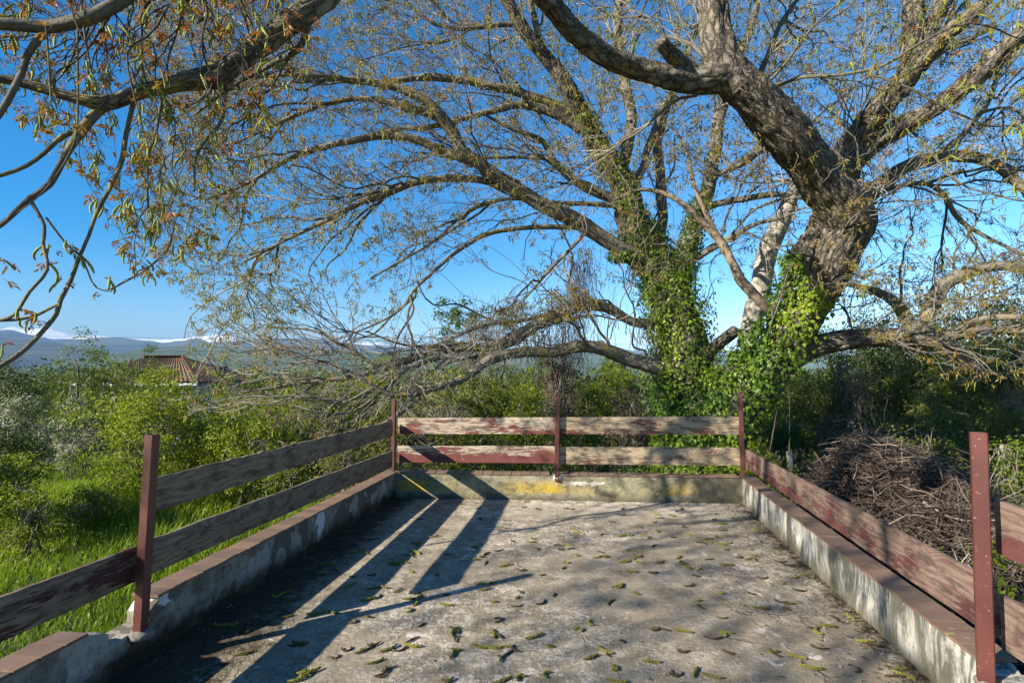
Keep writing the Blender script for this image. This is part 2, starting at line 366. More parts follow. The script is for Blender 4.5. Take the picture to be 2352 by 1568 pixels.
# parapet
par = empty('parapet', (Lc[0], Lc[1], 0))
tag(par, 'low stained plaster parapet with brown tiles round the terrace edge', 'parapet')
def wall_piece(origin, d, n, s0, s1, mat, label, z1=PZ, broken=(False, False), seed=0):
    m = max(2, int(abs(s1 - s0) / .045)); k = 9; Vs = []
    # section: inner face going up, across the top, outer face going down
    sec = [(0, z) for z in np.linspace(-.03, z1, 8)] + [(TH * .33, z1 + .0), (TH * .66, z1), (TH, z1)] + [(TH, z) for z in np.linspace(z1, -1.2, 5)[1:]]
    for i in range(m + 1):
        s = s0 + (s1 - s0) * i / m
        for (q, z) in sec:
            p = origin + d * s
            e = .006 * noise.noise((p[0] * 5, p[1] * 5, z * 8 + seed)) + .003 * noise.noise((p[0] * 22, p[1] * 22, z * 22 + seed))
            zz = z + (.004 * noise.noise((p[0] * 9, p[1] * 9, seed)) if z > .2 else 0)
            en = 0
            for b, sb in ((broken[0], s0), (broken[1], s1)):
                if b and abs(s - sb) < .16:
                    en = max(en, 1 - abs(s - sb) / .16)
            if en and z > .08: zz -= en * en * (.05 + .03 * noise.noise((s * 30, q * 30, seed)))
            qq = q + (e if q == 0 else (-e if q == TH else 0)); pp = p + n * qq
            Vs.append((pp[0], pp[1], zz))
    ns = len(sec)
    Qf = [(i * ns + j, i * ns + j + 1, (i + 1) * ns + j + 1, (i + 1) * ns + j) for i in range(m) for j in range(ns - 1)]
    c0 = [tuple(range(ns))[::-1]]; c1 = [tuple(m * ns + j for j in range(ns))]
    ob = link('wall', mesh_data('wall', Vs, [np.array(Qf), np.array(c0), np.array(c1)], smooth=False), mat, par)
    ob['label'] = label; return ob
M['wback'] = wall_mat('back'); M['wright'] = wall_mat('right'); M['wleft'] = wall_mat('left')
LB = float(np.linalg.norm(Rc - Lc)); dB = (Rc - Lc) / LB
gapL = (3.62, 3.86); gapR = (3.99, 4.08)
wall_piece(Lc, dB, nB, -TH - .02, LB + TH + .02, M['wback'], 'back stretch of wall crusted with yellow lichen', seed=3)
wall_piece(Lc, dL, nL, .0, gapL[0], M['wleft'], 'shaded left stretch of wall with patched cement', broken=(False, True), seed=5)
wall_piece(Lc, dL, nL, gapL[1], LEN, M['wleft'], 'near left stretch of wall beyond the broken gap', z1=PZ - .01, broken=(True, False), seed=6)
wall_piece(Lc, dL, nL, gapL[0] - .02, gapL[1] + .02, M['wleft'], 'crumbled plaster stub under the left post', z1=.17, seed=8)
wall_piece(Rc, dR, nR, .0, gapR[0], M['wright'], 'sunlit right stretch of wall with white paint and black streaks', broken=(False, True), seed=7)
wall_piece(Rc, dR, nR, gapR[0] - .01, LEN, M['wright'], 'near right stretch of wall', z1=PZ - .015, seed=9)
# tiles laid along the top
t = NT('terracotta_tile'); w = t.wpos(); n = t.noise(w, 14, 5, .65); r = t.rnd()
c = t.ramp(r, [(0, (.15, .088, .06)), (.5, (.20, .12, .082)), (1, (.11, .075, .054))])
c = t.mix(t.ramp(n, [(.4, 0), (.7, .6)]), c, (.15, .115, .085)); lm = t.ramp(t.noise(w, 21, 3), [(.66, 0), (.70, .8)])
t.base(t.mix(lm, c, (.28, .23, .07))); t.b.inputs['Roughness'].default_value = .6; t.bump(n, .25, .003); M['tile'] = t.m
TP = .112
def tile_mesh(j):
    g = .0036; V, Q = box_verts(g, TP - g, -.014, TH + .012, 0, .014)
    V2, Q2 = box_verts(g + .002, TP - g - .002, -.012, TH + .010, .014, .0155)
    a = Acc(); a.add(V, Q); 
    return a.mesh('tile', False)
tm = tile_mesh(0)
def lay(origin, d, n, s0, s1, z, skip=()):
    ang = math.atan2(d[1], d[0]); flip = (d[0] * n[1] - d[1] * n[0]) < 0
    s = s0
    while s < s1 - .5 * TP:
        p = origin + d * (s if not flip else s + TP)
        if not any(a < s + TP / 2 < b for a, b in skip):
            ob = bpy.data.objects.new('tile', tm); COL.objects.link(ob); ob.parent = par; ob.matrix_parent_inverse = Matrix.Translation(-par.location)
            ob.location = (p[0] + random.uniform(-.002, .002), p[1], z + random.uniform(-.0015, .0015))
            # x of the tile runs along the wall, y outwards
            ob.rotation_euler = (random.uniform(-.01, .01), random.uniform(-.012, .012), (math.atan2(n[1], n[0]) - math.pi / 2) + random.uniform(-.008, .008))
        s += TP
tm.materials.append(M['tile'])
mid_s = (at(1280, 1086, 6.38)[:2] - Lc) @ dB
lay(Lc, dB, nB, .03, LB - .01, PZ + .003, skip=((mid_s - .05, mid_s + .05),))
lay(Lc, dL, nL, .0, gapL[0] - .09, PZ + .003)
lay(Lc, dL, nL, gapL[1] + .12, LEN, PZ - .007)
lay(Rc, dR, nR, .0, gapR[0] - .06, PZ + .003)
lay(Rc, dR, nR, gapR[1] + .02, LEN, PZ - .012)

# ------------------------------------------------------------------ fence round the terrace
fence = empty('terrace_fence', (Lc[0], Lc[1], PZ))
tag(fence, 'red brown steel post fence with weathered peeling boards round the terrace', 'fence')
t = NT('post_paint'); w = t.wpos(); n = t.noise(w, 60, 4, .7); n2 = t.noise(w, 5, 3)
c = t.mix(t.ramp(n2, [(.3, 0), (.7, 1)]), (.060, .017, .014), (.092, .027, .022))
c = t.mix(t.ramp(n, [(.64, 0), (.69, .8)]), c, (.30, .22, .18)); t.base(c); t.b.inputs['Roughness'].default_value = .42
t.b.inputs['Specular IOR Level'].default_value = .5; t.bump(n, .25, .002); M['post'] = t.m

def board_mat(name, paint, wood_lo, wood_hi, red, seed):
    """weathered board: paint = share still covered (0..1); knots and grain along the board (object x)"""
    t = NT(name)
    p = t.coord('Object', (1, 1, 1), loc=(seed * 3.7, 0, 0))
    xyz = t.sep(p)
    # knots bend the grain
    kv = t.node('ShaderNodeMapping'); kv.inputs['Scale'].default_value = (1.7, 0, 3.6); t.l.new(p, kv.inputs[0])
    kd = t.voro(kv.outputs[0], 1.0, 'F1'); kf = t.ramp(kd, [(0, 1), (.42, 0)])
    wob = t.noise(t.coord('Object', (1.1, 1, 5), loc=(seed, 0, 0)), 1.6, 4, .6)
    g = t.math('ADD', t.math('MULTIPLY', xyz[2], 26), t.math('ADD', t.math('MULTIPLY', wob, 5.0), t.math('MULTIPLY', kf, 6.5)))
    ring = t.math('ABSOLUTE', t.math('SUBTRACT', t.math('FRACT', g), .5))
    ring = t.ramp(ring, [(.05, 0), (.38, 1)])
    fine = t.noise(t.coord('Object', (4, 60, 170)), 1.0, 4, .7)
    gr = t.math('ADD', t.math('MULTIPLY', ring, .20), t.math('MULTIPLY', fine, .80))
    wood = t.mix(t.ramp(gr, [(.25, 0), (.75, 1)]), wood_lo, wood_hi)
    wood = t.mix(t.ramp(kd, [(.05, .8), (.12, 0)]), wood, (.07, .045, .03))
    big = t.noise(t.coord('Object', (1.6, 1, 5.5), loc=(seed * 2.1, 0, 0)), 1.3, 3, .6)
    det = t.noise(t.coord('Object', (9, 9, 55), loc=(seed, 0, 0)), 1.6, 5, .75)
    pm = t.math('ADD', t.math('ADD', t.math('MULTIPLY', big, .95), t.math('MULTIPLY', det, .55)), t.math('MULTIPLY', t.math('SUBTRACT', 0, xyz[2]), .9))
    pm = t.math('ADD', pm, t.math('MULTIPLY', gr, -.22))
    th = .92 - .42 * paint
    mask = t.ramp(pm, [(th - .004, 0), (th + .004, 1)])
    stain = t.ramp(pm, [(th - .22, 0), (th, .5)])
    redc = t.mix(t.ramp(t.noise(p, 14, 4), [(.3, 0), (.7, 1)]), red, tuple(min(1, c * 1.45) for c in red))
    wood = t.mix(stain, wood, t.mix(.6, wood, redc))
    dk = t.ramp(t.noise(t.coord('Object', (2, 1, 6), loc=(seed * 5, 0, 0)), 2.4, 5, .7), [(.50, 0), (.60, .75)])
    wood = t.mix(dk, wood, (.05, .04, .03))
    col = t.mix(mask, wood, redc); t.base(col); t.b.inputs['Roughness'].default_value = .85
    h = t.math('ADD', t.math('MULTIPLY', gr, .55), t.math('MULTIPLY', mask, .5)); t.bump(h, .9, .006)
    return t.m

def make_post(u0, v0, u1, v1, Y, wdt, rot, label=None, z0=None):
    b = at(u0, v0, Y); tp = at(u1, v1, Y)
    if z0 is not None: b[2] = z0
    h = wdt / 2; prof = [(-h, -h), (h, -h), (h, h), (-h, h)]; r = .004
    ring = []
    for (x, y) in prof:      # slightly rounded corners
        sx, sy = (1 if x > 0 else -1), (1 if y > 0 else -1)
        pts = [(x - sx * r, y), (x, y - sy * r)]
        if sx * sy > 0: pts = pts[::-1]
        ring += pts
    ring = sorted(ring, key=lambda q: math.atan2(q[1], q[0])); k = len(ring)
    V = []; cs, sn = math.cos(rot), math.sin(rot)
    for tt in (0, .3, .6, 1):
        c = b * (1 - tt) + tp * tt
        V += [(c[0] + x * cs - y * sn, c[1] + x * sn + y * cs, c[2]) for x, y in ring]
    # open tube top: inner wall going down
    c = tp
    V += [(c[0] + .9 * (x * cs - y * sn), c[1] + .9 * (x * sn + y * cs), c[2]) for x, y in ring]
    V += [(c[0] + .9 * (x * cs - y * sn), c[1] + .9 * (x * sn + y * cs), c[2] - .04) for x, y in ring]
    Q = [(i * k + j, i * k + (j + 1) % k, (i + 1) * k + (j + 1) % k, (i + 1) * k + j) for i in range(5) for j in range(k)]
    cap = [tuple(5 * k + j for j in range(k))]
    ob = link('post', mesh_data('post', V, [np.array(Q), np.array(cap)], smooth=False), M['post'], fence)
    if label: ob['label'] = label
    return ob, b, tp
yawL = math.atan2(-dL[0], -dL[1]) * -1
postNL = make_post(324, 1400, 350, 997, 2.86, .052, -.15, 'left near post leaning outward', z0=.16)
postFL = make_post(903, 1082, 905, 916, 6.56, .045, -.15, z0=.28)
postM = make_post(1279, 1092, 1280, 909, 6.375, .050, -.05, z0=.22)
postFR = make_post(1707, 1092, 1700, 903, 6.24, .052, -.35, z0=.28)
postNR = make_post(2263, 1521, 2247, 993, 2.235, .056, -.62, 'right near post standing at the broken tile edge', z0=.255)

def board(p0, p1, z0a, z0b, wa, wb, mat, name_label=None, rough_top=.004, thick=.022, notch=None, seed=0, bend=0.0):
    """p0,p1: plan points; lower edge heights z0a..z0b; widths wa..wb. Local x runs along the board."""
    p0 = np.array(p0, float); p1 = np.array(p1, float); L = float(np.linalg.norm(p1 - p0)); m = max(8, int(L / .03))
    org = np.array([p0[0], p0[1], z0a + wa / 2]); d = (p1 - p0) / L; slope = ((z0b + wb / 2) - (z0a + wa / 2)) / L
    V = []; rows = 5
    for i in range(m + 1):
        x = L * i / m; wdt = wa + (wb - wa) * i / m
        top = wdt / 2 + rough_top * (noise.noise((x * 4, seed, 0)) + .5 * noise.noise((x * 17, seed, 3)))
        bot = -wdt / 2 + .25 * rough_top * noise.noise((x * 5, seed, 9))
        if notch and abs(x - notch[0]) < notch[1]: top -= notch[2] * (1 - (abs(x - notch[0]) / notch[1]) ** 2)
        e = .004 * noise.noise((x * 2, seed, 5)) + bend * math.sin(math.pi * i / m)
        for side in (-thick / 2, thick / 2):
            for j in range(rows):
                z = bot + (top - bot) * j / (rows - 1); cup = .003 * math.sin(math.pi * j / (rows - 1))
                ed = .002 if j in (0, rows - 1) else 0
                V.append((x, side * (1 - ed * 60) + cup + e, z))
    n2 = rows * 2; Q = []
    for i in range(m):
        a = i * n2; b = a + n2
        for j in range(rows - 1):
            Q.append((a + j, b + j, b + j + 1, a + j + 1)); Q.append((a + rows + j, a + rows + j + 1, b + rows + j + 1, b + rows + j))
        Q.append((a, a + rows, b + rows, b)); Q.append((a + rows - 1, b + rows - 1, b + 2 * rows - 1, a + 2 * rows - 1))
    ends = []
    for i in (0, m):
        a = i * n2
        for j in range(rows - 1): ends.append((a + j, a + j + 1, a + rows + j + 1, a + rows + j))
    ob = bpy.data.objects.new('board', mesh_data('board', V, [np.array(Q + ends)], smooth=False)); COL.objects.link(ob); ob.data.materials.append(mat)
    ob.parent = fence; ob.matrix_parent_inverse = Matrix.Translation(-fence.location)
    ob.location = org; ob.rotation_euler = (0, -math.atan(slope), math.atan2(d[1], d[0]))
    if name_label: ob['label'] = name_label
    return ob
def along(o, d, n, s, off): return o + d * s + n * off
off = .045
sNL = 3.70; eFL = .03
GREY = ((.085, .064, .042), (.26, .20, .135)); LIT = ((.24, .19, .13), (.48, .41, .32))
bl = board_mat
board(along(Lc, dL, nL, eFL, off), along(Lc, dL, nL, 3.60, off), .725, .731, .178, .184, bl('board_left_upper', .02, *GREY, (.07, .035, .03), 1), 'upper left board, grey with a ragged top edge', .016, seed=1)
board(along(Lc, dL, nL, eFL, off), along(Lc, dL, nL, 3.62, off), .358, .407, .192, .184, bl('board_left_lower', .12, *GREY, (.07, .035, .03), 2), 'lower left board, grey and dark stained', .006, seed=2)
board(along(Lc, dL, nL, 3.665, off), along(Lc, dL, nL, 7.2, off), .405, .43, .178, .186, bl('board_near_left', .52, *GREY, (.05, .018, .015), 3), 'near left board with dark red paint left on its lower half', .004, seed=3)
bo = .045
pm = mid_s
z = lambda v, Y: at(0, v, Y)[2]
board(along(Lc, dB, nB, .0, bo), along(Lc, dB, nB, pm - .005, bo), z(996, 6.56), z(996, 6.42), .188, .193, bl('board_back_upper_left', .52, *LIT, (.105, .034, .03), 4), 'upper back board left of the middle post, pale wood with red flakes', .004, seed=4)
board(along(Lc, dB, nB, .0, bo), along(Lc, dB, nB, pm - .005, bo), z(1061, 6.56), z(1063, 6.42), .195, .197, bl('board_back_lower_left', .78, *LIT, (.10, .032, .028), 5), 'lower back board left of the middle post, mostly red', .003, seed=5)
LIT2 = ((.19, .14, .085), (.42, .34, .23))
board(along(Lc, dB, nB, pm + .005, bo), along(Lc, dB, nB, LB + .03, bo), z(996, 6.42), z(997, 6.28), .195, .203, bl('board_back_upper_right', .42, *LIT2, (.105, .034, .028), 6), 'upper back board right of the middle post with knots and a notch', .003, seed=6, notch=(LB - pm - .17, .05, .022))
board(along(Lc, dB, nB, pm + .005, bo), along(Lc, dB, nB, LB + .03, bo), z(1065, 6.42), z(1068, 6.28), .198, .203, bl('board_back_lower_right', .34, *LIT2, (.10, .034, .028), 7), 'lower back board right of the middle post with wavy grain', .003, seed=7)
REDW = ((.10, .055, .042), (.235, .17, .135))
board(along(Rc, dR, nR, .0, .05), along(Rc, dR, nR, 3.945, .05), .405, .390, .205, .232, bl('board_right', .48, *REDW, (.085, .03, .028), 8), 'long right board, faded red brown', .003, seed=8)
board(along(Rc, dR, nR, 3.98, .05), along(Rc, dR, nR, 8.2, .05), .75, .76, .216, .21, bl('board_near_right_upper', .5, *REDW, (.085, .03, .028), 9), 'upper near right board beside the post', .003, seed=9)
board(along(Rc, dR, nR, 3.985, .05), along(Rc, dR, nR, 8.2, .05), .374, .38, .213, .21, bl('board_near_right_lower', .30, *REDW, (.085, .03, .028), 10), 'lower near right board beside the post', .003, seed=10)
# dark hole and pale mortar round the middle post foot, part of the parapet
def lump(name, c, r, mat, parent, seed=0, sq=(1, 1, 1), lab=None):
    V = []; k, m = 12, 8
    for i in range(m + 1):
        for j in range(k):
            a = math.pi * i / m; b = 2 * math.pi * j / k
            d = Vector((math.sin(a) * math.cos(b), math.sin(a) * math.sin(b), math.cos(a)))
            rr = r * (1 + .35 * noise.noise(d * 2.3 + Vector((seed, 0, 0)))); V.append((c[0] + d.x * rr * sq[0], c[1] + d.y * rr * sq[1], c[2] + d.z * rr * sq[2]))
    Q = [(i * k + j, (i + 1) * k + j, (i + 1) * k + (j + 1) % k, i * k + (j + 1) % k) for i in range(m) for j in range(k)]
    ob = link(name, mesh_data(name, V, [np.array(Q)]), mat, parent)
    if lab: ob['label'] = lab
    return ob
M['mortar'] = simple('pale_mortar', (.30, .28, .25), (.52, .50, .47), 40)
M['dmortar'] = simple('dark_mortar', (.10, .09, .07), (.22, .20, .17), 40)
pmf = postM[1]; lump('mortar', (pmf[0] + .01, pmf[1] + .01, .262), .042, M['mortar'], par, 1, (1.3, .9, .9))
lump('mortar', (postFL[1][0] - .0, postFL[1][1] + .01, .285), .03, M['mortar'], par, 2, (1.3, 1, .5))
lump('mortar', (postNL[1][0], postNL[1][1], .150), .06, M['dmortar'], par, 3, (1.1, 1.1, .5))
lump('mortar', (postNR[1][0], postNR[1][1], .262), .036, M['dmortar'], par, 4, (1.2, 1.2, .4))
# ------------------------------------------------------------------ ground, hills, mountains
def gz(x, y):
    d = max(0.0, y - 11.0); z = -1.0 - .055 * d if d < 90 else -1.0 - .055 * 90 - .02 * (d - 90)
    z = max(z, -30.0)
    return z + .07 * noise.noise((x * .5, y * .5, 0)) + .25 * noise.noise((x * .08, y * .08, 4)) * min(1, max(0, (y - 8) / 10))
ys = np.concatenate([np.linspace(-6, 20, 53), np.linspace(22, 120, 26), np.geomspace(140, 13000, 22)])
xs0 = np.linspace(-1, 1, 81)
V = []
for y in ys:
    hw = 30 + abs(y) * 1.5
    for s in xs0: V.append((s * hw, y, gz(s * hw, y)))
nx = len(xs0); Q = [(j * nx + i, j * nx + i + 1, (j + 1) * nx + i + 1, (j + 1) * nx + i) for j in range(len(ys) - 1) for i in range(nx - 1)]
t = NT('meadow_ground'); w = t.wpos(); n = t.noise(w, .8, 5); n2 = t.noise(w, 25, 4)
c = t.mix(t.ramp(n, [(.35, 0), (.6, 1)]), (.055, .085, .018), (.07, .055, .03)); c = t.mix(t.math('MULTIPLY', n2, .6), c, (.03, .04, .012))
t.base(c); t.bump(n2, .8, .04); M['ground'] = t.m
tag(link('ground', mesh_data('ground', V, [Q]), M['ground']), kind='structure')

def hill_range(name, prof, Y, depth, mat, rough, seed, base=-32):
    """prof: (u, v) skyline seen from the terrace; a ridge with slopes falling to both sides"""
    us = np.linspace(prof[0][0], prof[-1][0], 420); vs = np.interp(us, [p[0] for p in prof], [p[1] for p in prof])
    rows = 30; V = []
    for j in range(rows + 1):
        r = j / rows; yy = Y - depth + depth * 1.5 * r
        for u, v in zip(us, vs):
            pk = at(u, v, Y); X = pk[0]; H = pk[2] - base
            q = 1 - abs(yy - Y) / (depth if yy < Y else depth * .5); q = max(0, q)
            fl = Y * .012
            spur = noise.fractal((X / (Y * .05) + seed, yy / (Y * .09), seed), .9, 2.1, 4)
            sk = noise.fractal((X / (Y * .012) + seed, 0, seed), .8, 2, 3)
            zz = base + H * (q ** 1.15) * (1 + .22 * spur * (1 - q) * rough) + sk * Y * .0012 * rough * q
            V.append((X, yy, zz))
    m = len(us); Q = [(j * m + i, j * m + i + 1, (j + 1) * m + i + 1, (j + 1) * m + i) for j in range(rows) for i in range(m - 1)]
    return tag(link(name, mesh_data(name, V, [Q]), mat), kind='structure')
def forest_mat(name, c1, c2, sc_, snow=None):
    t = NT(name); w = t.wpos(); n = t.noise(w, sc_, 6, .7); n2 = t.noise(w, sc_ * .12, 3)
    c = t.mix(t.ramp(n, [(.4, 0), (.6, 1)]), c1, c2); c = t.mix(t.ramp(n2, [(.45, 0), (.6, .5)]), c, (.10, .11, .04))
    if snow:
        z = t.sep(w)[2]; s = t.ramp(t.math('MULTIPLY_ADD', t.math('ADD', z, t.math('MULTIPLY_ADD', t.noise(w, snow[2], 6, .65), snow[1] * 2, -snow[1])), 1 / 3000., 0), [((snow[0] - 12) / 3000, 0), ((snow[0] + 12) / 3000, 1)])
        c = t.mix(s, c, (.82, .84, .88))
    t.base(c); return t.m
M['snow1'] = forest_mat('snowy_peaks', (.03, .04, .045), (.05, .055, .055), .006, (430, 130, .004))
M['mtn'] = forest_mat('forested_mountain', (.012, .022, .020), (.03, .042, .030), .01)
M['hill'] = forest_mat('forested_hill', (.025, .045, .015), (.06, .09, .025), .03)
L0, R0 = -900, 3300
hill_range('snowy_mountains', [(L0, 790), (-300, 770), (-100, 765), (0, 757), (31, 749), (70, 755), (115, 751), (150, 762), (178, 770), (240, 771), (300, 778), (400, 779), (450, 773), (470, 771), (500, 768), (545, 769), (570, 778), (640, 782), (700, 778), (800, 790), (850, 784), (900, 792), (1100, 800), (1500, 806), (2200, 800), (R0, 790)], 9500, 1700, M['snow1'], 1.0, 3)
hill_range('blue_mountains', [(L0, 770), (-300, 760), (-60, 758), (24, 757), (72, 769), (115, 778), (178, 779), (220, 776), (275, 774), (305, 779), (337, 782), (377, 787), (424, 781), (455, 776), (480, 786), (560, 782), (640, 778), (700, 776), (760, 784), (830, 792), (900, 800), (1100, 800), (1350, 802), (1500, 806), (2300, 800), (R0, 795)], 7000, 1600, M['mtn'], 1.0, 11)
hill_range('near_mountain_slope', [(L0, 770), (-200, 766), (0, 775), (120, 786), (215, 804), (330, 826), (500, 850), (900, 860), (R0, 860)], 4200, 1300, M['mtn'], 1.0, 17)
hill_range('wooded_hills', [(L0, 845), (150, 845), (250, 825), (334, 799), (420, 796), (550, 795), (700, 800), (850, 808), (1000, 804), (1100, 806), (1200, 800), (1330, 806), (1450, 812), (1700, 815), (R0, 812)], 2600, 900, M['hill'], .8, 23)

# ------------------------------------------------------------------ foliage makers
def rand_unit(n): return norm(rng.normal(size=(n, 3)))
def leaf_quads(C, size, aspect=.55, up=.35, jitter=.35, fold=.15, outward=None):
    """diamond leaves with a fold, one island each"""
    n = len(C); s = size * (1 + jitter * rng.uniform(-1, 1, n))[:, None]
    N = rand_unit(n) + np.array([0, 0, up]); 
    if outward is not None: N = N + outward
    N = norm(N); A = norm(np.cross(N, rand_unit(n))); B = np.cross(N, A)
    a = C - A * s * .5; b = C + B * s * aspect * .5 + N * s * fold * .5; c = C + A * s * .5; d = C - B * s * aspect * .5 + N * s * fold * .5
    V = np.stack([a, b, c, d], 1).reshape(-1, 3); base = np.arange(n)[:, None] * 4
    T = np.concatenate([base + np.array([0, 1, 2]), base + np.array([0, 2, 3])], 1).reshape(-1, 3)
    return V, T
def clumps(center, rad, n_cl, per, cl_r, shell=.55, flat_bottom=.0):
    c = rand_unit(n_cl) * (rng.uniform(shell, 1, n_cl) ** .7)[:, None]
    c[:, 2] = np.where(c[:, 2] < 0, c[:, 2] * (1 - flat_bottom), c[:, 2])
    bump = 1 + .22 * np.sin(c[:, 0] * 5 + center[0]) * np.cos(c[:, 1] * 4 + center[1] * 2) + rng.uniform(-.14, .2, n_cl)
    C = np.array(center) + c * np.array(rad) * bump[:, None]
    P = np.repeat(C, per, 0) + rng.normal(size=(n_cl * per, 3)) * np.repeat(cl_r * rng.uniform(.6, 1.3, n_cl), per)[:, None] * np.array([1, 1, .65])
    out = np.repeat(norm(c + 1e-6), per, 0)
    return P, out, C
def crooked(p0, p1, n=9, amp=.06, droop=0.0):
    p0 = np.array(p0, float); p1 = np.array(p1, float); t = np.linspace(0, 1, n)[:, None]; L = np.linalg.norm(p1 - p0)
    P = p0 * (1 - t) + p1 * t; w = np.cumsum(rng.normal(size=(n, 3)), 0); w -= w[0] * (1 - t) + w[-1] * t
    P += w * amp * L / math.sqrt(n); P[:, 2] += droop * L * np.sin(np.pi * t[:, 0]); return P

GREENS = {
 'bright': leaf_mat('bright_shrub_leaf', [(0, (.09, .13, .012)), (.45, (.18, .225, .016)), (1, (.30, .33, .02))], .5, .48, .5),
 'mid': leaf_mat('mid_shrub_leaf', [(0, (.055, .085, .012)), (.5, (.11, .15, .018)), (1, (.21, .24, .022))], .5, .45, .5),
 'dark': leaf_mat('dark_shrub_leaf', [(0, (.03, .045, .010)), (.5, (.065, .09, .014)), (1, (.13, .16, .02))], .5, .3, .5),
 'olive': leaf_mat('olive_shrub_leaf', [(0, (.08, .075, .028)), (.5, (.13, .14, .03)), (1, (.21, .24, .03))], .6, .4, .5),
 'brown': leaf_mat('dry_vine_leaf', [(0, (.055, .042, .03)), (.6, (.12, .10, .06)), (1, (.14, .13, .05))], .7, .2, .5),
 'white': leaf_mat('blossom_leaf', [(0, (.05, .08, .02)), (.58, (.12, .16, .03)), (.64, (.34, .33, .30)), (1, (.52, .50, .46))], .6, .3, 1.2),
 'fresh': leaf_mat('fresh_sapling_leaf', [(0, (.07, .13, .03)), (1, (.14, .22, .05))], .5, .42, .5)}

def shrub(name, u, vtop, Y, wid, label, kind='mid', cat='shrub', dens=1.0, leaf=.055, stems=4, vbase=None, bare=.3, group='shrubs and small trees around the garden', depth=None, tall=False):
    top = at(u, vtop, Y); x = top[0]; g = gz(x, Y); zb = g if vbase is None else at(u, vbase, Y)[2]
    H = top[2] - zb; rx = wid / 2 / F * Y; ry = (depth or rx * .9)
    root = empty(name, (x, Y, g)); tag(root, label, cat, group)
    cz = zb + H * .53; rz = H * .50
    area = rx * rz * math.pi; n_leaf = int(min(26000, area * 2600 * dens * (.055 / leaf) ** 1.6 + 1200))
    per = 85; ncl = max(12, n_leaf // per)
    P, out, C = clumps((x, Y, cz), (rx, ry, rz), ncl, per, max(.09, .12 * min(rx, rz)), shell=.3)
    kk_ = P[:, 2] > g + .03; P, out = P[kk_], out[kk_]
    V, T = leaf_quads(P, leaf, .6, .35, outward=out * .8)
    cr = link('crown', mesh_data('crown', V, [T], smooth=False), GREENS[kind], root); cr['kind'] = 'stuff'
    # stems and bare twigs seen through the leaves
    Ps = []; Rs = []
    for k in range(stems):
        e = np.array([x + rng.uniform(-.6, .6) * rx, Y + rng.uniform(-.6, .6) * ry, cz + rng.uniform(0, .75) * rz]); b = np.array([x + rng.normal() * .10, Y + rng.normal() * .1, g - .05])
        Ps.append(crooked(b, e, 10, .10)); r0 = rng.uniform(.018, .04) * (1.6 if tall else 1) * max(.6, H / 3); Rs.append(np.linspace(r0, r0 * .25, 10))
    a = Acc(); Vv, Qq, uv = tubes(np.array(Ps), np.array(Rs), 6); a.add(Vv, Qq, uv=uv)
    st = link('stem', a.mesh('stem'), M['stem'], root)
    if bare > 0:
        nt = int(bare * 160); Ps2 = []; idx = rng.integers(0, len(C), nt)
        for i in idx:
            pa = Ps[rng.integers(0, len(Ps))][rng.integers(4, 10)]; Ps2.append(crooked(pa, C[i] + rng.normal(size=3) * .12, 7, .14, .05))
        V2, Q2, uv2 = tubes(np.array(Ps2), np.tile(np.linspace(.008, .003, 7), (nt, 1)), 3)
        tw = link('twigs', mesh_data('twigs', V2, [Q2], uv2), M['twig'], root); tw['kind'] = 'stuff'
    return root

S = shrub
# left meadow side
S('shrub', -10, 985, 7.6, 230, 'light green shrub at the left edge in front of the blossom', 'bright', leaf=.05)
S('shrub', -60, 930, 8.5, 260, 'dark shrub cut by the left edge of the view', 'dark')
S('shrub', 355, 862, 10.5, 270, 'tall bright yellow green shrub behind the left near post', 'bright', leaf=.055, dens=1.1)
S('shrub', 200, 1120, 8.6, 130, 'low olive bush in the grass left of the near post', 'bright', dens=.6, bare=.4, leaf=.04)
S('shrub', 60, 1120, 7.2, 110, 'thin low bush at the left edge above the near board', 'bright', dens=.6, bare=.4, leaf=.035)
S('blossom_tree', 60, 905, 14, 180, 'tree with white blossom at the far left', 'white', 'tree', leaf=.05)
S('blossom_tree', 190, 925, 13, 130, 'dim tree with white blossom right of the far left one', 'white', 'tree', leaf=.045, dens=.7)
S('shrub', 20, 835, 20, 260, 'dark trees under the blue mountain at the far left', 'dark', 'tree', leaf=.08)
S('feathery_tree', 200, 790, 17, 190, 'feathery green tree rising left of the tiled roof', 'mid', 'tree', leaf=.07, dens=.6, tall=True)
S('feathery_tree', 310, 790, 19, 150, 'feathery tree top standing just left of the roof ridge', 'mid', 'tree', leaf=.07, dens=.55, tall=True)
S('feathery_tree', 575, 855, 16, 110, 'light green tree top right of the dark chimney', 'bright', 'tree', leaf=.06, dens=.6, tall=True)
S('feathery_tree', 500, 875, 17, 90, 'light green tree in front of the right end of the roof', 'bright', 'tree', leaf=.06, dens=.6, tall=True)
S('shrub', 460, 925, 11.5, 160, 'mid green shrub between the near post and the thicket', 'mid', leaf=.055)
S('shrub', 580, 905, 10.5, 230, 'bright green shrub behind the grey thicket of twigs', 'bright', leaf=.055)
S('shrub', 700, 850, 12, 220, 'yellow green shrub under the low walnut twigs', 'bright', bare=1.0)
S('shrub', 680, 1000, 10.0, 150, 'dark bush behind the upper left board', 'mid', bare=.8, dens=.7)
S('shrub', 800, 1000, 8.6, 170, 'olive bush behind the far end of the left boards', 'olive', bare=1.2, dens=.6, leaf=.045)
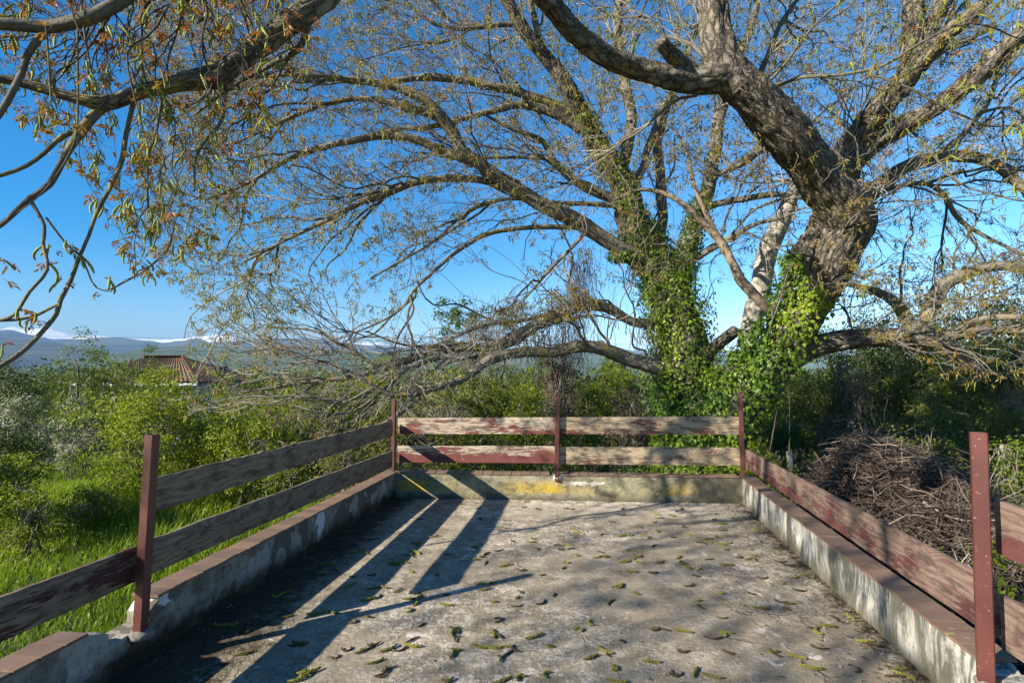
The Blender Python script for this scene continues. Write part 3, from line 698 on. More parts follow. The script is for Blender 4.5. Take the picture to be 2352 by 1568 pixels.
# behind the back boards
S('shrub', 820, 865, 13, 200, 'green shrub left of the far left post', 'bright', bare=.8)
S('shrub', 950, 935, 10.2, 200, 'olive twiggy shrub right behind the far left post', 'olive', bare=1.2, dens=.8)
S('bare_tree', 1010, 880, 11.5, 200, 'nearly leafless grey tree between the left and middle post', 'olive', 'tree', dens=.35, bare=2.0, stems=8)
S('shrub', 1130, 845, 12.5, 170, 'dark green shrub left of the middle post', 'mid', dens=1.0)
S('shrub', 1100, 980, 9.6, 190, 'mid green low shrub seen over the upper back board', 'mid', leaf=.045)
S('shrub', 1215, 872, 11.0, 120, 'yellow green shrub just left of the middle post', 'bright', leaf=.045)
S('shrub', 1370, 860, 13.0, 190, 'bright shrub just right of the middle post', 'bright', leaf=.055)
S('shrub', 1330, 970, 9.8, 170, 'low green shrub behind the middle post', 'mid', leaf=.045, bare=.8)
S('vine_thicket', 1455, 885, 11.2, 120, 'brown dry vine curtain left of the ivy trunk', 'brown', 'vine', leaf=.04, dens=1.2, bare=1.5)
S('vine_thicket', 1285, 800, 12.0, 100, 'dark column of dry vines behind the middle post', 'brown', 'vine', leaf=.045, dens=1.0, bare=2.0)
S('sapling', 1090, 685, 13.0, 240, 'airy fresh green sapling against the sky above the low limb', 'fresh', 'tree', leaf=.07, dens=.16, bare=.8, vbase=820, stems=7, tall=True)
S('sapling', 1410, 770, 17.0, 90, 'small round green tree top against the sky by the ivy trunk', 'mid', 'tree', leaf=.06, dens=.5, tall=True)
# right side thicket
S('shrub', 1790, 930, 10.5, 190, 'green shrub between the ivy trunk and the right thicket', 'mid', leaf=.05, bare=.8)
S('shrub', 1760, 1010, 8.2, 130, 'low yellow green plant clump right of the far right post', 'bright', leaf=.04, dens=.7, bare=.6)
S('thicket_tree', 1830, 830, 14, 220, 'green tree below the low right limb nearest the trunk', 'mid', 'tree', leaf=.06)
S('thicket_tree', 1990, 800, 13, 260, 'dark leafy tree under the middle of the low right limb', 'dark', 'tree', leaf=.06, bare=1)
S('thicket_tree', 2160, 800, 12, 250, 'green leafy tree under the end of the low right limb', 'mid', 'tree', leaf=.055, bare=1)
S('thicket_tree', 2320, 760, 11.5, 260, 'dark leafy tree at the right edge of the view', 'dark', 'tree', leaf=.055, bare=1)
S('thicket_tree', 2230, 640, 17, 330, 'tall dark tree behind the low limb at the right', 'dark', 'tree', leaf=.075, dens=.6, bare=1, tall=True)
S('thicket_tree', 1960, 715, 18, 260, 'tall dark tree behind the leaning trunk', 'dark', 'tree', leaf=.075, dens=.6, tall=True)
S('shrub', 2040, 940, 10, 280, 'dim shrub behind the brush pile', 'dark', leaf=.05, bare=1)
S('shrub', 1930, 950, 9.6, 110, 'brown vine tangle hanging left of the brush pile', 'brown', leaf=.035, bare=2.0)
S('shrub', 2345, 985, 6.2, 170, 'light green shrub right of the near right post', 'mid', leaf=.04, dens=.7, bare=1.2)
S('shrub', 2225, 1215, 4.6, 120, 'small bright leafy plant left of the near right post', 'bright', leaf=.045, dens=.45, bare=.3, stems=6)
S('shrub', 2170, 900, 11, 220, 'dark bush behind the near right post', 'dark', leaf=.05)
S('feathery_tree', 1060, 812, 16, 170, 'sunlit green tree behind the pale low limb', 'bright', 'tree', leaf=.065, dens=.8, tall=True)
S('feathery_tree', 1240, 822, 17, 160, 'sunlit green tree behind the dark vine column', 'bright', 'tree', leaf=.065, dens=.8, tall=True)
S('feathery_tree', 1420, 835, 16, 150, 'sunlit green tree just left of the ivy clad trunk', 'bright', 'tree', leaf=.065, dens=.8, tall=True)
S('feathery_tree', 880, 830, 16, 170, 'sunlit green tree beyond the low twigs left of the far left post', 'bright', 'tree', leaf=.065, dens=.8, tall=True)
S('thicket_tree', 2080, 700, 16, 260, 'tall green tree rising behind the middle of the low right limb', 'mid', 'tree', leaf=.075, dens=.8, tall=True)
S('thicket_tree', 2330, 690, 15, 240, 'tall green tree rising behind the low limb at the right edge', 'mid', 'tree', leaf=.07, dens=.8, tall=True)
# a far-off belt of trees in the valley
Pf = []
for k in range(420):
    yy = rng.uniform(24, 110); xx = rng.uniform(-1.15, 1.15) * yy; r = rng.uniform(1.4, 3.0)
    if -13.5 < xx < -3.5 and yy < 40: continue
    g = gz(xx, yy); top = min(g + rng.uniform(2.5, 5.5) + yy * .02, 1.35 - yy * .004); 
    P, o_, c_ = clumps((xx, yy, (g + top) / 2), (r, r, (top - g) / 2 + .3), 14, 34, .55, .3); Pf.append(P)
Pf = np.concatenate(Pf); Vf, Tf = leaf_quads(Pf, .30, .7, .5)
t_b = leaf_mat('far_wood_leaf', [(0, (.04, .055, .025)), (.35, (.06, .09, .025)), (.7, (.11, .15, .03)), (1, (.13, .10, .06))], .6, .3, .12)
tag(link('far_wood', mesh_data('far_wood', Vf, [Tf], smooth=False), t_b), 'far belt of mixed green spring trees beyond the garden shrubs', 'woodland', kind='stuff')

# ------------------------------------------------------------------ grass
def grass(name, n, region, hmin, hmax, wd, mat, label):
    P = region(n); n = len(P); h = rng.uniform(hmin, hmax, n) * (1 + .5 * np.sin(P[:, 0] * 1.7) * np.cos(P[:, 1] * 1.3)); a = rng.uniform(0, 2 * math.pi, n); lean = rng.uniform(.05, .95, n) * h
    d = np.stack([np.cos(a), np.sin(a), 0 * a], 1); s = np.stack([-np.sin(a), np.cos(a), 0 * a], 1) * (wd * rng.uniform(.6, 1.3, n))[:, None]
    up = np.array([0, 0, 1.0]); m = P + d * (lean * .3)[:, None] + up * (h * .6)[:, None]; tp = P + d * lean[:, None] + up * h[:, None] * .98
    V = np.stack([P - s * .5, P + s * .5, m - s * .4, m + s * .4, tp], 1).reshape(-1, 3); b = np.arange(n)[:, None] * 5
    T = np.concatenate([b + np.array([0, 1, 3]), b + np.array([0, 3, 2]), b + np.array([2, 3, 4])], 1).reshape(-1, 3)
    return tag(link(name, mesh_data(name, V, [T], smooth=False), mat), label, 'grass', kind='stuff')
def reg(x0, x1, y0, y1, cond, clump=.5):
    def f(n):
        y = y0 + (y1 - y0) * rng.uniform(0, 1, n) ** 1.5; x = rng.uniform(x0, x1, n); k = cond(x, y); x, y = x[k], y[k]
        return np.stack([x, y, np.array([gz(a, b) for a, b in zip(x, y)]) - .01], 1)
    return f
M['grass'] = leaf_mat('meadow_grass_blade', [(0, (.07, .13, .010)), (.5, (.17, .26, .012)), (1, (.30, .38, .018))], .45, .42, .7)
M['grass2'] = leaf_mat('weed_blade', [(0, (.03, .05, .012)), (.5, (.055, .10, .015)), (1, (.16, .15, .05))], .5, .35, .7)
leftline = lambda y: -1.377 - .15 * (6.52 - y) - .17
grass('grass', 125000, reg(-13, -1.4, 1.2, 17, lambda x, y: (x < leftline(y)) & (x > -1.12 * y - 1.2)), .10, .33, .012, M['grass'], 'bright tall meadow grass growing left of the terrace')
grass('weeds', 16000, reg(-1.6, 4.2, 6.75, 10.5, lambda x, y: y > 6.72), .1, .36, .012, M['grass2'], 'green weeds growing behind the back parapet')
rightline = lambda y: 2.60 - .164 * (6.22 - y) + .18
grass('weeds', 14000, reg(1.7, 7, 1.2, 9.5, lambda x, y: (x > rightline(y)) & ((np.sin(x * 2.1 + 1) * np.sin(y * 1.7)) > -.2)), .05, .22, .010, M['grass2'], 'short weeds growing right of the terrace by the brush pile')

# broad leaved weeds among the grass
Pw = reg(-13, -1.4, 1.4, 14, lambda x, y: (x < leftline(y)) & (x > -1.12 * y - 1.2) & ((np.sin(x * 1.9 + 2) * np.sin(y * 2.3 + x)) > .15))(1500)
Pw = np.repeat(Pw, 26, 0) + rng.normal(size=(len(Pw) * 26, 3)) * np.array([.10, .10, .07]) + np.array([0, 0, .16])
Vw, Tw = leaf_quads(Pw, .045, .55, .9); tag(link('weeds', mesh_data('weeds', Vw, [Tw], smooth=False), GREENS['mid']), 'patches of broad leaved weeds among the meadow grass', 'weeds', kind='stuff')
Pd = reg(-13, -1.4, 1.6, 13, lambda x, y: (x < leftline(y)) & (x > -1.12 * y - 1.2))(500)
Ps_ = np.array([crooked(p, p + np.array([rng.normal() * .1, rng.normal() * .1, rng.uniform(.25, .6)]), 6, .08) for p in Pd])
Vd, Qd, ud = tubes(Ps_, np.tile(np.linspace(.003, .0015, 6), (len(Ps_), 1)), 3); M['straw'] = simple('straw', (.20, .16, .08), (.34, .29, .17), 9)
tag(link('dry_stalks', mesh_data('dry_stalks', Vd, [Qd], ud), M['straw']), 'scattered dry straw coloured stalks standing in the grass', 'stalks', kind='stuff')

# ------------------------------------------------------------------ house with tiled roof behind the left shrubs
house = empty('house', (-17.5, 30, gz(-17.5, 30))); tag(house, 'low house with red tiled hip roof half hidden by shrubs at the left', 'house')
t = NT('red_roof_tile'); w = t.wpos(); n = t.noise(w, 1.4, 4); c = t.mix(t.ramp(n, [(.42, 0), (.6, 1)]), (.20, .06, .045), (.11, .10, .04)); t.base(t.mix(.5, c, (.07, .065, .045))); M['roof'] = t.m
M['hwall'] = simple('house_wall', (.24, .23, .21), (.32, .31, .29), 3); M['chim'] = simple('chimney_brick', (.06, .05, .045), (.1, .08, .07), 10)
hy0, hy1 = 26.0, 33.0
eL = at(148, 879, hy0); eR = at(452, 879, hy0); eZ = eL[2]; hx0, hx1 = eL[0], eR[0]; rz_ = at(365, 822, 29.5)[2]
rl, rr = at(335, 822, 29.5)[0], at(418, 822, 29.5)[0]; rym = 29.5
def roof_plane(a, b, c, d, name):   # a,b eave; c,d ridge (c above a); rows of rounded tiles as relief
    a, b, c, d = map(np.array, (a, b, c, d)); nu, nv = 260, 24; V = []
    nrm = norm(np.cross(b - a, (c + d) / 2 - a)); nrm = nrm if nrm[2] > 0 else -nrm; L = np.linalg.norm(b - a)
    for j in range(nv + 1):
        for i in range(nu + 1):
            s, r = i / nu, j / nv; lo = a * (1 - s) + b * s; hi = c * (1 - s) + d * s; p = lo * (1 - r) + hi * r
            dist = np.linalg.norm(p - a) ; V.append(p + nrm * (.05 * abs(math.sin(s * L * math.pi / .24)) + .03 * (1 - (r * 12) % 1)))
    Q = [(j * (nu + 1) + i, j * (nu + 1) + i + 1, (j + 1) * (nu + 1) + i + 1, (j + 1) * (nu + 1) + i) for j in range(nv) for i in range(nu)]
    return V, Q
a = Acc()
for q in (((hx0, hy0, eZ), (hx1, hy0, eZ), (rl, rym, rz_), (rr, rym, rz_)), ((hx1, hy1, eZ), (hx0, hy1, eZ), (rr, rym, rz_), (rl, rym, rz_)), ((hx0, hy1, eZ), (hx0, hy0, eZ), (rl, rym, rz_), (rl, rym + .01, rz_)), ((hx1, hy0, eZ), (hx1, hy1, eZ), (rr, rym, rz_), (rr, rym + .01, rz_))):
    V, Q = roof_plane(*q, 'r'); a.add(V, Q)
roof = link('roof', a.mesh('roof'), M['roof'], house)
gzh = gz(hx0, hy0) - .5
V, Q = box_verts(hx0 + .5, hx1 - .5, hy0 + .5, hy1 - .5, gzh, eZ - .02); a = Acc(); a.add(V, Q); link('wall', a.mesh('wall', False), M['hwall'], house)
V, Q = box_verts(hx0, hx1, hy0 - .06, hy0, eZ - .12, eZ - .01); a = Acc(); a.add(V, Q); link('gutter', a.mesh('gutter', False), simple('gutter_metal', (.4, .42, .45), (.5, .52, .55), 5), house)
V = []; 
for k in range(20):
    x = rl + (rr - rl) * k / 19; Vb, Qb = box_verts(x - .13, x + .13, rym - .12, rym + .12, rz_, rz_ + .12 + .03 * (k % 2)); V.append((Vb, Qb))
for i_, (Vb, Qb) in enumerate(V[:20]):
    a = Acc(); a.add(Vb, Qb); link('ridge_tile', a.mesh('ridge_tile', False), M['roof'], house)
cx = at(497, 850, 29)[0]; V, Q = box_verts(cx - .3, cx + .3, 28.6, 29.4, gzh, at(500, 846, 29)[2]); a = Acc(); a.add(V, Q); Vc, Qc = box_verts(cx - .37, cx + .37, 28.53, 29.47, at(500, 846, 29)[2] + .01, at(500, 846, 29)[2] + .1); a.add(Vc, Qc); link('chimney', a.mesh('chimney', False), M['chim'], house)
# power line
pl = empty('power_line', at(0, 800, 45)); tag(pl, 'thin dark power line wires crossing in front of the blue mountains', 'power line')
M['wire'] = simple('wire', (.03, .03, .035), (.05, .05, .055), 3)
for (va, vb) in ((768, 778), (790, 796), (799, 806), (813, 812)):
    P = np.array([at(u, va + (vb - va) * (u / 700.) + 3 * math.sin(math.pi * (u + 600) / 2600.), 45) for u in np.linspace(-700, 1900, 30)])
    V, Q, uv = tubes(P[None], np.full((1, 30), .010), 4); link('wire', mesh_data('wire', V, [Q], uv), M['wire'], pl)

# ------------------------------------------------------------------ the walnut tree
tree = empty('walnut_tree', (at(1610, 1100, 9.4)[0], 9.4, gz(3.2, 9.4)))
tag(tree, 'huge spreading old walnut tree with two trunks arching over the terrace', 'tree')
nodesP = []; nodesT = []; nodesR = []; nodesK = []
def limb(ctrl, mat='bark_fine', name='limb', label=None, sides=None, rough=.5, step=.07, keep=True, cap=False, kind=None, world=None):
    """ctrl: (u, v, distance, width in the picture)"""
    if world is None:
        C = []
        for (u, v, Y, wd) in ctrl:
            p = at(u, v, Y); C.append([*p, wd / 2 / F * Y * (1.0 if name == 'trunk' else .92)])
    else: C = world
    D = catmull(np.array(C), step); P = D[:, :3].copy(); R = np.maximum(D[:, 3], .002)
    # slight crookedness
    sd = len(nodesP) % 97
    for i in range(len(P)):
        q = P[i]; P[i] += np.array([noise.noise((q[0] * 1.8, q[2] * 1.8, sd)), noise.noise((q[1] * 1.8, q[0] * 1.8, sd + 5)), noise.noise((q[2] * 1.8, q[1] * 1.8, sd + 9))]) * min(.05, R[i] * .7)
    k = sides or int(max(6, min(64, R.max() * 200)))
    V, Q, uv = tubes(P[None], R[None], k); n = len(P)
    uv[:, 0] *= 2 * math.pi * R.mean()
    V = V.reshape(n, k, 3)
    if R.max() > .03:
        L = np.concatenate([[0], np.cumsum(np.linalg.norm(P[1:] - P[:-1], axis=1))])
        for i in range(n):
            r = R[i]
            for j in range(k):
                th = 2 * math.pi * j / k
                a1 = noise.noise((math.cos(th) * 1.4, math.sin(th) * 1.4, L[i] * 1.3 + sd)) * .16
                a2 = (abs(noise.noise((math.cos(th) * r * 30, math.sin(th) * r * 30, L[i] * 4 + sd))) - .22) * -.34 * rough * 2 if r > .05 else 0
                a3 = noise.noise((math.cos(th) * 3, math.sin(th) * 3, L[i] * 4 + sd)) * .07
                V[i, j] = P[i] + (V[i, j] - P[i]) * (1 + a1 + a2 * min(1, .12 / r) + a3)
    # close the seam in the bark pattern: mirror the second half
    fs = [Q]
    if cap: fs.append(np.array([tuple(range((n - 1) * k, n * k))]))
    me = mesh_data(name, V.reshape(-1, 3), fs, uv); ob = link(name, me, M[mat], tree)
    if label: ob['label'] = label
    if keep:
        T = np.gradient(P, axis=0); T = norm(T); st = max(1, int(.12 / step))
        for i in range(2, n, st): nodesP.append(P[i]); nodesT.append(T[i]); nodesR.append(R[i]); nodesK.append(kind or 0)
    return P, R
TR = {}
TR['A'] = limb([(1600, 1150, 9.3, 177), (1640, 1010, 9.2, 153), (1690, 915, 9.0, 130), (1755, 855, 8.8, 107), (1805, 795, 8.6, 89), (1850, 720, 8.3, 86), (1893, 640, 8.0, 91), (1925, 570, 7.7, 100), (1950, 512, 7.5, 104), (1920, 455, 7.3, 104), (1858, 370, 7.0, 97), (1795, 292, 6.7, 99), (1735, 225, 6.5, 95), (1690, 180, 6.4, 89)], 'bark', 'trunk', 'massive furrowed leaning trunk', rough=1.0, step=.05)
limb([(1700, 200, 6.42, 96), (1672, 165, 6.38, 88), (1650, 100, 6.35, 78), (1641, 0, 6.3, 70), (1634, -150, 6.2, 62), (1650, -420, 6.0, 45), (1700, -700, 5.8, 25)], 'bark', 'limb', 'thick upright limb leaving the top of the picture', rough=1.0, step=.05)
limb([(1720, 215, 6.45, 80), (1660, 185, 6.38, 76), (1600, 188, 6.3, 66), (1540, 178, 6.2, 58), (1470, 160, 6.1, 54), (1400, 135, 5.95, 52), (1340, 92, 5.8, 52), (1290, 42, 5.6, 52), (1240, -12, 5.4, 52), (1160, -110, 5.1, 54), (1050, -200, 4.7, 58), (920, -210, 4.3, 64), (810, -90, 4.0, 66), (745, -5, 3.85, 62), (665, 52, 3.8, 56), (602, 108, 3.75, 52), (545, 152, 3.7, 48), (498, 180, 3.7, 52), (430, 187, 3.65, 44), (380, 196, 3.6, 38), (330, 206, 3.6, 36), (282, 226, 3.6, 36), (240, 238, 3.55, 36), (180, 228, 3.5, 27), (100, 205, 3.45, 24), (40, 190, 3.4, 22), (-60, 175, 3.3, 19), (-250, 180, 3.2, 12)], 'bark', 'limb', 'long heavy limb sweeping over the terrace to the upper left', rough=.8, step=.045)
near = dict(mat='bark_near', rough=.4, step=.05, kind=1)
limb([(252, 232, 3.57, 30), (224, 255, 3.55, 25), (190, 297, 3.5, 23), (153, 354, 3.45, 18), (112, 425, 3.4, 16), (68, 455, 3.35, 15), (27, 493, 3.3, 14), (-20, 530, 3.3, 13), (-150, 600, 3.2, 8)], **near)
limb([(195, 296, 3.5, 14), (143, 313, 3.45, 14), (102, 350, 3.4, 12), (60, 380, 3.4, 11), (10, 400, 3.35, 11), (-60, 420, 3.3, 8)], **near)
limb([(1000, -230, 4.5, 40), (700, -240, 4.0, 38), (450, -120, 3.6, 36), (310, -20, 3.4, 36), (250, 17, 3.35, 34), (195, 38, 3.3, 34), (110, 58, 3.3, 30), (0, 50, 3.2, 28), (-150, 60, 3.1, 20)], **near)
limb([(112, 55, 3.3, 18), (68, 119, 3.3, 16), (51, 170, 3.25, 16), (20, 231, 3.2, 16), (-10, 275, 3.2, 14), (-60, 330, 3.1, 9)], **near)
limb([(712, 20, 3.82, 20), (702, 80, 3.9, 18), (680, 118, 3.95, 16), (640, 138, 4.0, 15), (590, 165, 4.1, 13), (530, 200, 4.2, 10), (450, 260, 4.4, 7)], **near)
limb([(313, 215, 3.6, 11), (289, 306, 3.6, 11), (279, 367, 3.6, 12), (255, 425, 3.55, 11), (221, 493, 3.5, 9), (205, 540, 3.5, 8), (184, 585, 3.5, 9), (160, 644, 3.5, 10), (136, 688, 3.45, 11), (127, 721, 3.4, 11), (92, 766, 3.4, 11), (44, 813, 3.35, 12), (-15, 848, 3.3, 12), (-120, 900, 3.2, 8)], **near)
limb([(68, 455, 3.35, 9), (102, 518, 3.35, 8), (99, 559, 3.35, 8), (109, 620, 3.3, 8), (68, 671, 3.3, 8), (34, 722, 3.3, 8), (0, 735, 3.3, 8), (-60, 750, 3.3, 6)], **near)
limb([(-60, 728, 3.3, 8), (0, 735, 3.3, 8), (68, 728, 3.35, 8), (129, 700, 3.4, 6)], **near)
limb([(105, 500, 3.35, 6), (153, 562, 3.4, 5), (190, 596, 3.45, 5), (211, 647, 3.5, 4), (240, 668, 3.5, 4), (289, 647, 3.55, 4), (340, 616, 3.6, 4), (385, 570, 3.6, 4)], **near)
limb([(517, 195, 3.75, 9), (510, 272, 3.8, 8), (470, 325, 3.8, 7), (449, 367, 3.8, 6), (446, 442, 3.8, 4)], **near)
limb([(374, 205, 3.6, 8), (354, 323, 3.6, 7), (340, 367, 3.6, 5), (340, 476, 3.6, 4)], **near)
limb([(210, 170, 3.3, 5), (190, 50, 3.3, 6), (185, -60, 3.3, 6)], **near)
limb([(178, 60, 3.3, 5), (178, 250, 3.3, 5), (165, 340, 3.3, 4), (100, 440, 3.3, 3), (10, 510, 3.3, 3)], **near)
limb([(105, 60, 3.25, 5), (112, 150, 3.25, 4), (118, 235, 3.25, 4)], **near)
# second part of the leaning trunk, passing behind the elbow to the crotch
TR['A2'] = limb([(1815, 622, 8.7, 52), (1850, 585, 8.6, 64), (1885, 530, 8.5, 66), (1915, 450, 8.4, 68), (1938, 395, 8.3, 70), (1955, 350, 8.2, 62)], 'bark', 'trunk', 'second stem passing behind the elbow of the trunk', rough=1, step=.05, cap=True)
up = dict(mat='bark', rough=.9, step=.06)
limb([(1935, 400, 8.3, 60), (1950, 340, 8.1, 58), (2010, 272, 7.8, 56), (2060, 205, 7.6, 56), (2110, 145, 7.4, 48), (2160, 95, 7.2, 42), (2225, 40, 7.0, 32), (2300, -40, 6.8, 20)], **up)
limb([(2060, 212, 7.6, 48), (2092, 150, 7.5, 46), (2100, 60, 7.4, 46), (2098, -40, 7.3, 42), (2110, -250, 7.2, 26)], **up)
limb([(2085, 170, 7.5, 40), (2125, 90, 7.4, 38), (2165, 10, 7.3, 38), (2210, -90, 7.2, 30), (2300, -240, 7, 18)], **up)
limb([(1930, 410, 8.3, 46), (2000, 330, 8.0, 46), (2080, 285, 7.8, 46), (2160, 240, 7.5, 44), (2235, 180, 7.3, 46), (2310, 110, 7.1, 44), (2370, 60, 7.0, 36), (2480, -30, 6.8, 22)], **up)
limb([(1925, 520, 8.3, 44), (1968, 475, 8.4, 38), (2020, 420, 8.5, 34), (2085, 378, 8.5, 31), (2160, 358, 8.5, 29), (2235, 360, 8.4, 28), (2295, 385, 8.3, 26), (2350, 430, 8.2, 22), (2450, 500, 8, 14)], 'bark_fine', rough=.6, step=.06)
limb([(2150, 358, 8.5, 16), (2200, 320, 8.6, 16), (2260, 250, 8.7, 13), (2300, 160, 8.8, 10), (2330, 60, 9, 6)], step=.08)
limb([(1955, 500, 8.3, 16), (2030, 440, 8.8, 14), (2110, 420, 9, 12), (2160, 440, 9, 12), (2200, 500, 8.9, 11), (2260, 540, 8.8, 9), (2360, 590, 8.6, 7)], step=.08)
limb([(1900, 380, 8.3, 34), (1935, 330, 8.6, 26), (1965, 300, 8.8, 22), (2040, 225, 9.2, 24), (2110, 160, 9.4, 20), (2180, 110, 9.6, 15), (2290, 60, 10, 9)], step=.08)
limb([(1975, 310, 8.1, 58), (1990, 285, 7.9, 56), (2004, 268, 7.7, 52)], 'bark', 'stub', 'sawn limb stub facing the terrace', rough=.6, step=.03, cap=True, keep=False)
limb([(1590, 170, 6.3, 50), (1550, 135, 6.15, 40), (1525, 105, 6.0, 36), (1513, 90, 5.95, 34)], 'bark', 'stub', 'short sawn stub above the heavy limb', rough=.6, step=.03, cap=True, keep=False)
limb([(1700, 240, 6.5, 20), (1735, 190, 6.6, 18), (1760, 140, 6.7, 14), (1790, 60, 6.9, 12), (1850, -30, 7.1, 9)], step=.06, mat='bark_near')
limb([(1745, 215, 6.6, 9), (1830, 180, 6.3, 9), (1930, 172, 6.0, 8), (2030, 150, 5.7, 7), (2120, 95, 5.4, 6), (2250, 30, 5.1, 5), (2400, -60, 4.8, 4)], step=.06, mat='bark_near', kind=2)
limb([(1740, 215, 6.6, 8), (1800, 150, 6.2, 7), (1870, 60, 5.8, 6), (1950, -10, 5.5, 5), (2060, -80, 5.2, 4)], step=.06, mat='bark_near', kind=2)
# dead pale stem and the curved dead branch
limb([(1715, 800, 9.6, 50), (1733, 735, 9.6, 46), (1748, 650, 9.55, 46), (1766, 570, 9.5, 44), (1798, 495, 9.4, 40), (1822, 440, 9.3, 34), (1850, 360, 9.2, 24)], 'dead', 'dead_stem', 'pale dead stem stripped of bark behind the trunk', rough=.3, keep=False)
limb([(1835, 755, 8.5, 24), (1790, 722, 8.5, 24), (1745, 690, 8.5, 24), (1700, 645, 8.45, 25), (1682, 605, 8.4, 20), (1660, 560, 8.4, 20), (1620, 520, 8.4, 18), (1580, 478, 8.4, 15), (1530, 446, 8.4, 12), (1470, 436, 8.4, 9), (1410, 460, 8.4, 5)], 'driftwood', 'dead_branch', 'curved brown dead branch crossing between the trunks', rough=.3, keep=False)
limb([(1682, 605, 8.4, 13), (1625, 500, 8.5, 11), (1592, 420, 8.6, 10), (1575, 340, 8.7, 8), (1540, 290, 8.8, 6)], 'driftwood', 'dead_branch', 'thin straight dead branch rising between the trunks', rough=.3, keep=False)
# the crown goes on beyond the left edge and behind the terrace
limb(None, 'bark', step=.08, kind=3, world=[(-.5, 4.7, 5.3, .12), (-2.0, 3.0, 5.5, .11), (-3.6, 1.6, 5.3, .10), (-4.8, .9, 5.0, .07), (-6.0, .5, 4.8, .04), (-7.2, .2, 4.9, .015)])
limb(None, 'bark', step=.08, kind=3, world=[(-2.8, 2.3, 5.4, .08), (-3.6, .6, 5.3, .07), (-4.8, -1.0, 5.1, .045), (-6.2, -2.0, 4.8, .03), (-7.4, -3.2, 4.5, .012)])
# low limb to the right
limb([(1740, 880, 8.8, 80), (1790, 835, 8.7, 72), (1840, 805, 8.6, 62), (1910, 787, 8.4, 52), (2000, 776, 8.2, 48), (2080, 776, 8.0, 44), (2140, 785, 7.9, 44), (2190, 810, 7.8, 34), (2225, 835, 7.8, 22), (2260, 850, 7.8, 10)], 'bark', 'limb', 'low dark limb reaching right over the brush', rough=.9, step=.05)
limb([(2100, 780, 8.0, 40), (2125, 735, 8.1, 34), (2140, 690, 8.2, 31), (2180, 648, 8.2, 29), (2240, 620, 8.1, 26), (2320, 612, 8.0, 24), (2450, 615, 7.8, 16)], step=.06)
limb([(2110, 778, 8.0, 34), (2075, 725, 8.2, 30), (2050, 690, 8.4, 24), (2000, 665, 8.7, 18), (1930, 650, 9, 10)], step=.06)
limb([(2120, 775, 8.0, 30), (2180, 762, 7.9, 24), (2260, 755, 7.8, 20), (2340, 760, 7.7, 18), (2450, 775, 7.6, 12)], step=.06)
limb([(2190, 770, 7.8, 16), (2250, 735, 7.5, 16), (2320, 728, 7.2, 15), (2420, 735, 7, 10)], step=.06)
limb([(1690, 760, 9.3, 30), (1640, 800, 9.2, 30), (1600, 835, 9.3, 34), (1560, 850, 9.5, 40)], 'bark', step=.06)
# ivy clad trunk and its limbs
TR['B'] = limb([(1600, 1160, 9.7, 190), (1590, 1030, 9.6, 140), (1578, 900, 9.6, 118), (1568, 800, 9.5, 105), (1550, 710, 9.5, 98), (1520, 640, 9.5, 92), (1490, 580, 9.5, 80), (1462, 525, 9.4, 70), (1438, 468, 9.4, 60), (1420, 415, 9.3, 52), (1390, 362, 9.2, 48), (1362, 318, 9.2, 44), (1345, 282, 9.1, 42), (1318, 226, 9.0, 38), (1285, 175, 8.9, 34), (1252, 132, 8.8, 30), (1195, 56, 8.6, 28), (1165, -10, 8.5, 25), (1120, -120, 8.3, 18), (1080, -300, 8, 8)], 'bark', 'trunk', 'upright trunk wrapped in ivy', rough=.9, step=.06)
bf = dict(step=.08)
limb([(1428, 425, 9.3, 32), (1432, 376, 9.4, 28), (1448, 282, 9.5, 28), (1437, 190, 9.6, 26), (1420, 94, 9.7, 23), (1420, -10, 9.8, 20), (1440, -200, 10, 10)], **bf)
limb([(1450, 450, 9.4, 22), (1465, 410, 9.5, 20), (1487, 348, 9.7, 18), (1522, 250, 9.9, 15), (1545, 190, 10, 12), (1560, 60, 10.2, 8)], **bf)
limb([(1510, 620, 9.5, 34), (1512, 570, 9.6, 30), (1520, 500, 9.7, 26), (1517, 420, 9.8, 24), (1512, 330, 9.9, 20), (1530, 260, 10, 15), (1562, 180, 10.1, 12), (1600, 60, 10.3, 8)], **bf)
TR['B3'] = limb([(1545, 690, 9.5, 60), (1562, 630, 9.4, 50), (1582, 560, 9.4, 42), (1606, 490, 9.4, 38), (1632, 405, 9.4, 33), (1650, 310, 9.4, 30), (1664, 235, 9.5, 26), (1690, 150, 9.6, 20), (1730, 50, 9.8, 17), (1750, -40, 9.9, 13)], step=.06)[0:2]
limb([(1578, 606, 9.4, 22), (1625, 575, 9.2, 19), (1680, 545, 9.0, 15), (1735, 515, 8.8, 11), (1800, 500, 8.6, 7)], **bf)
limb([(1610, 478, 9.4, 18), (1680, 462, 9.3, 17), (1780, 447, 9.2, 14), (1860, 455, 9.4, 10), (1980, 440, 9.6, 7)], **bf)
limb([(1640, 402, 9.4, 15), (1700, 380, 9.3, 13), (1765, 338, 9.2, 11), (1840, 300, 9.2, 7)], **bf)
limb([(1500, 612, 9.5, 50), (1440, 578, 9.3, 42), (1350, 522, 9.1, 38), (1260, 480, 8.9, 36), (1175, 430, 8.7, 34), (1112, 386, 8.5, 33), (1065, 345, 8.3, 29), (1040, 300, 8.2, 26), (990, 243, 8.0, 25), (930, 207, 7.9, 22), (880, 192, 7.8, 19), (800, 184, 7.6, 15), (700, 172, 7.3, 10), (560, 180, 7.0, 6)], 'bark_fine', 'limb', 'long dark limb rising left from the ivy trunk', step=.06)
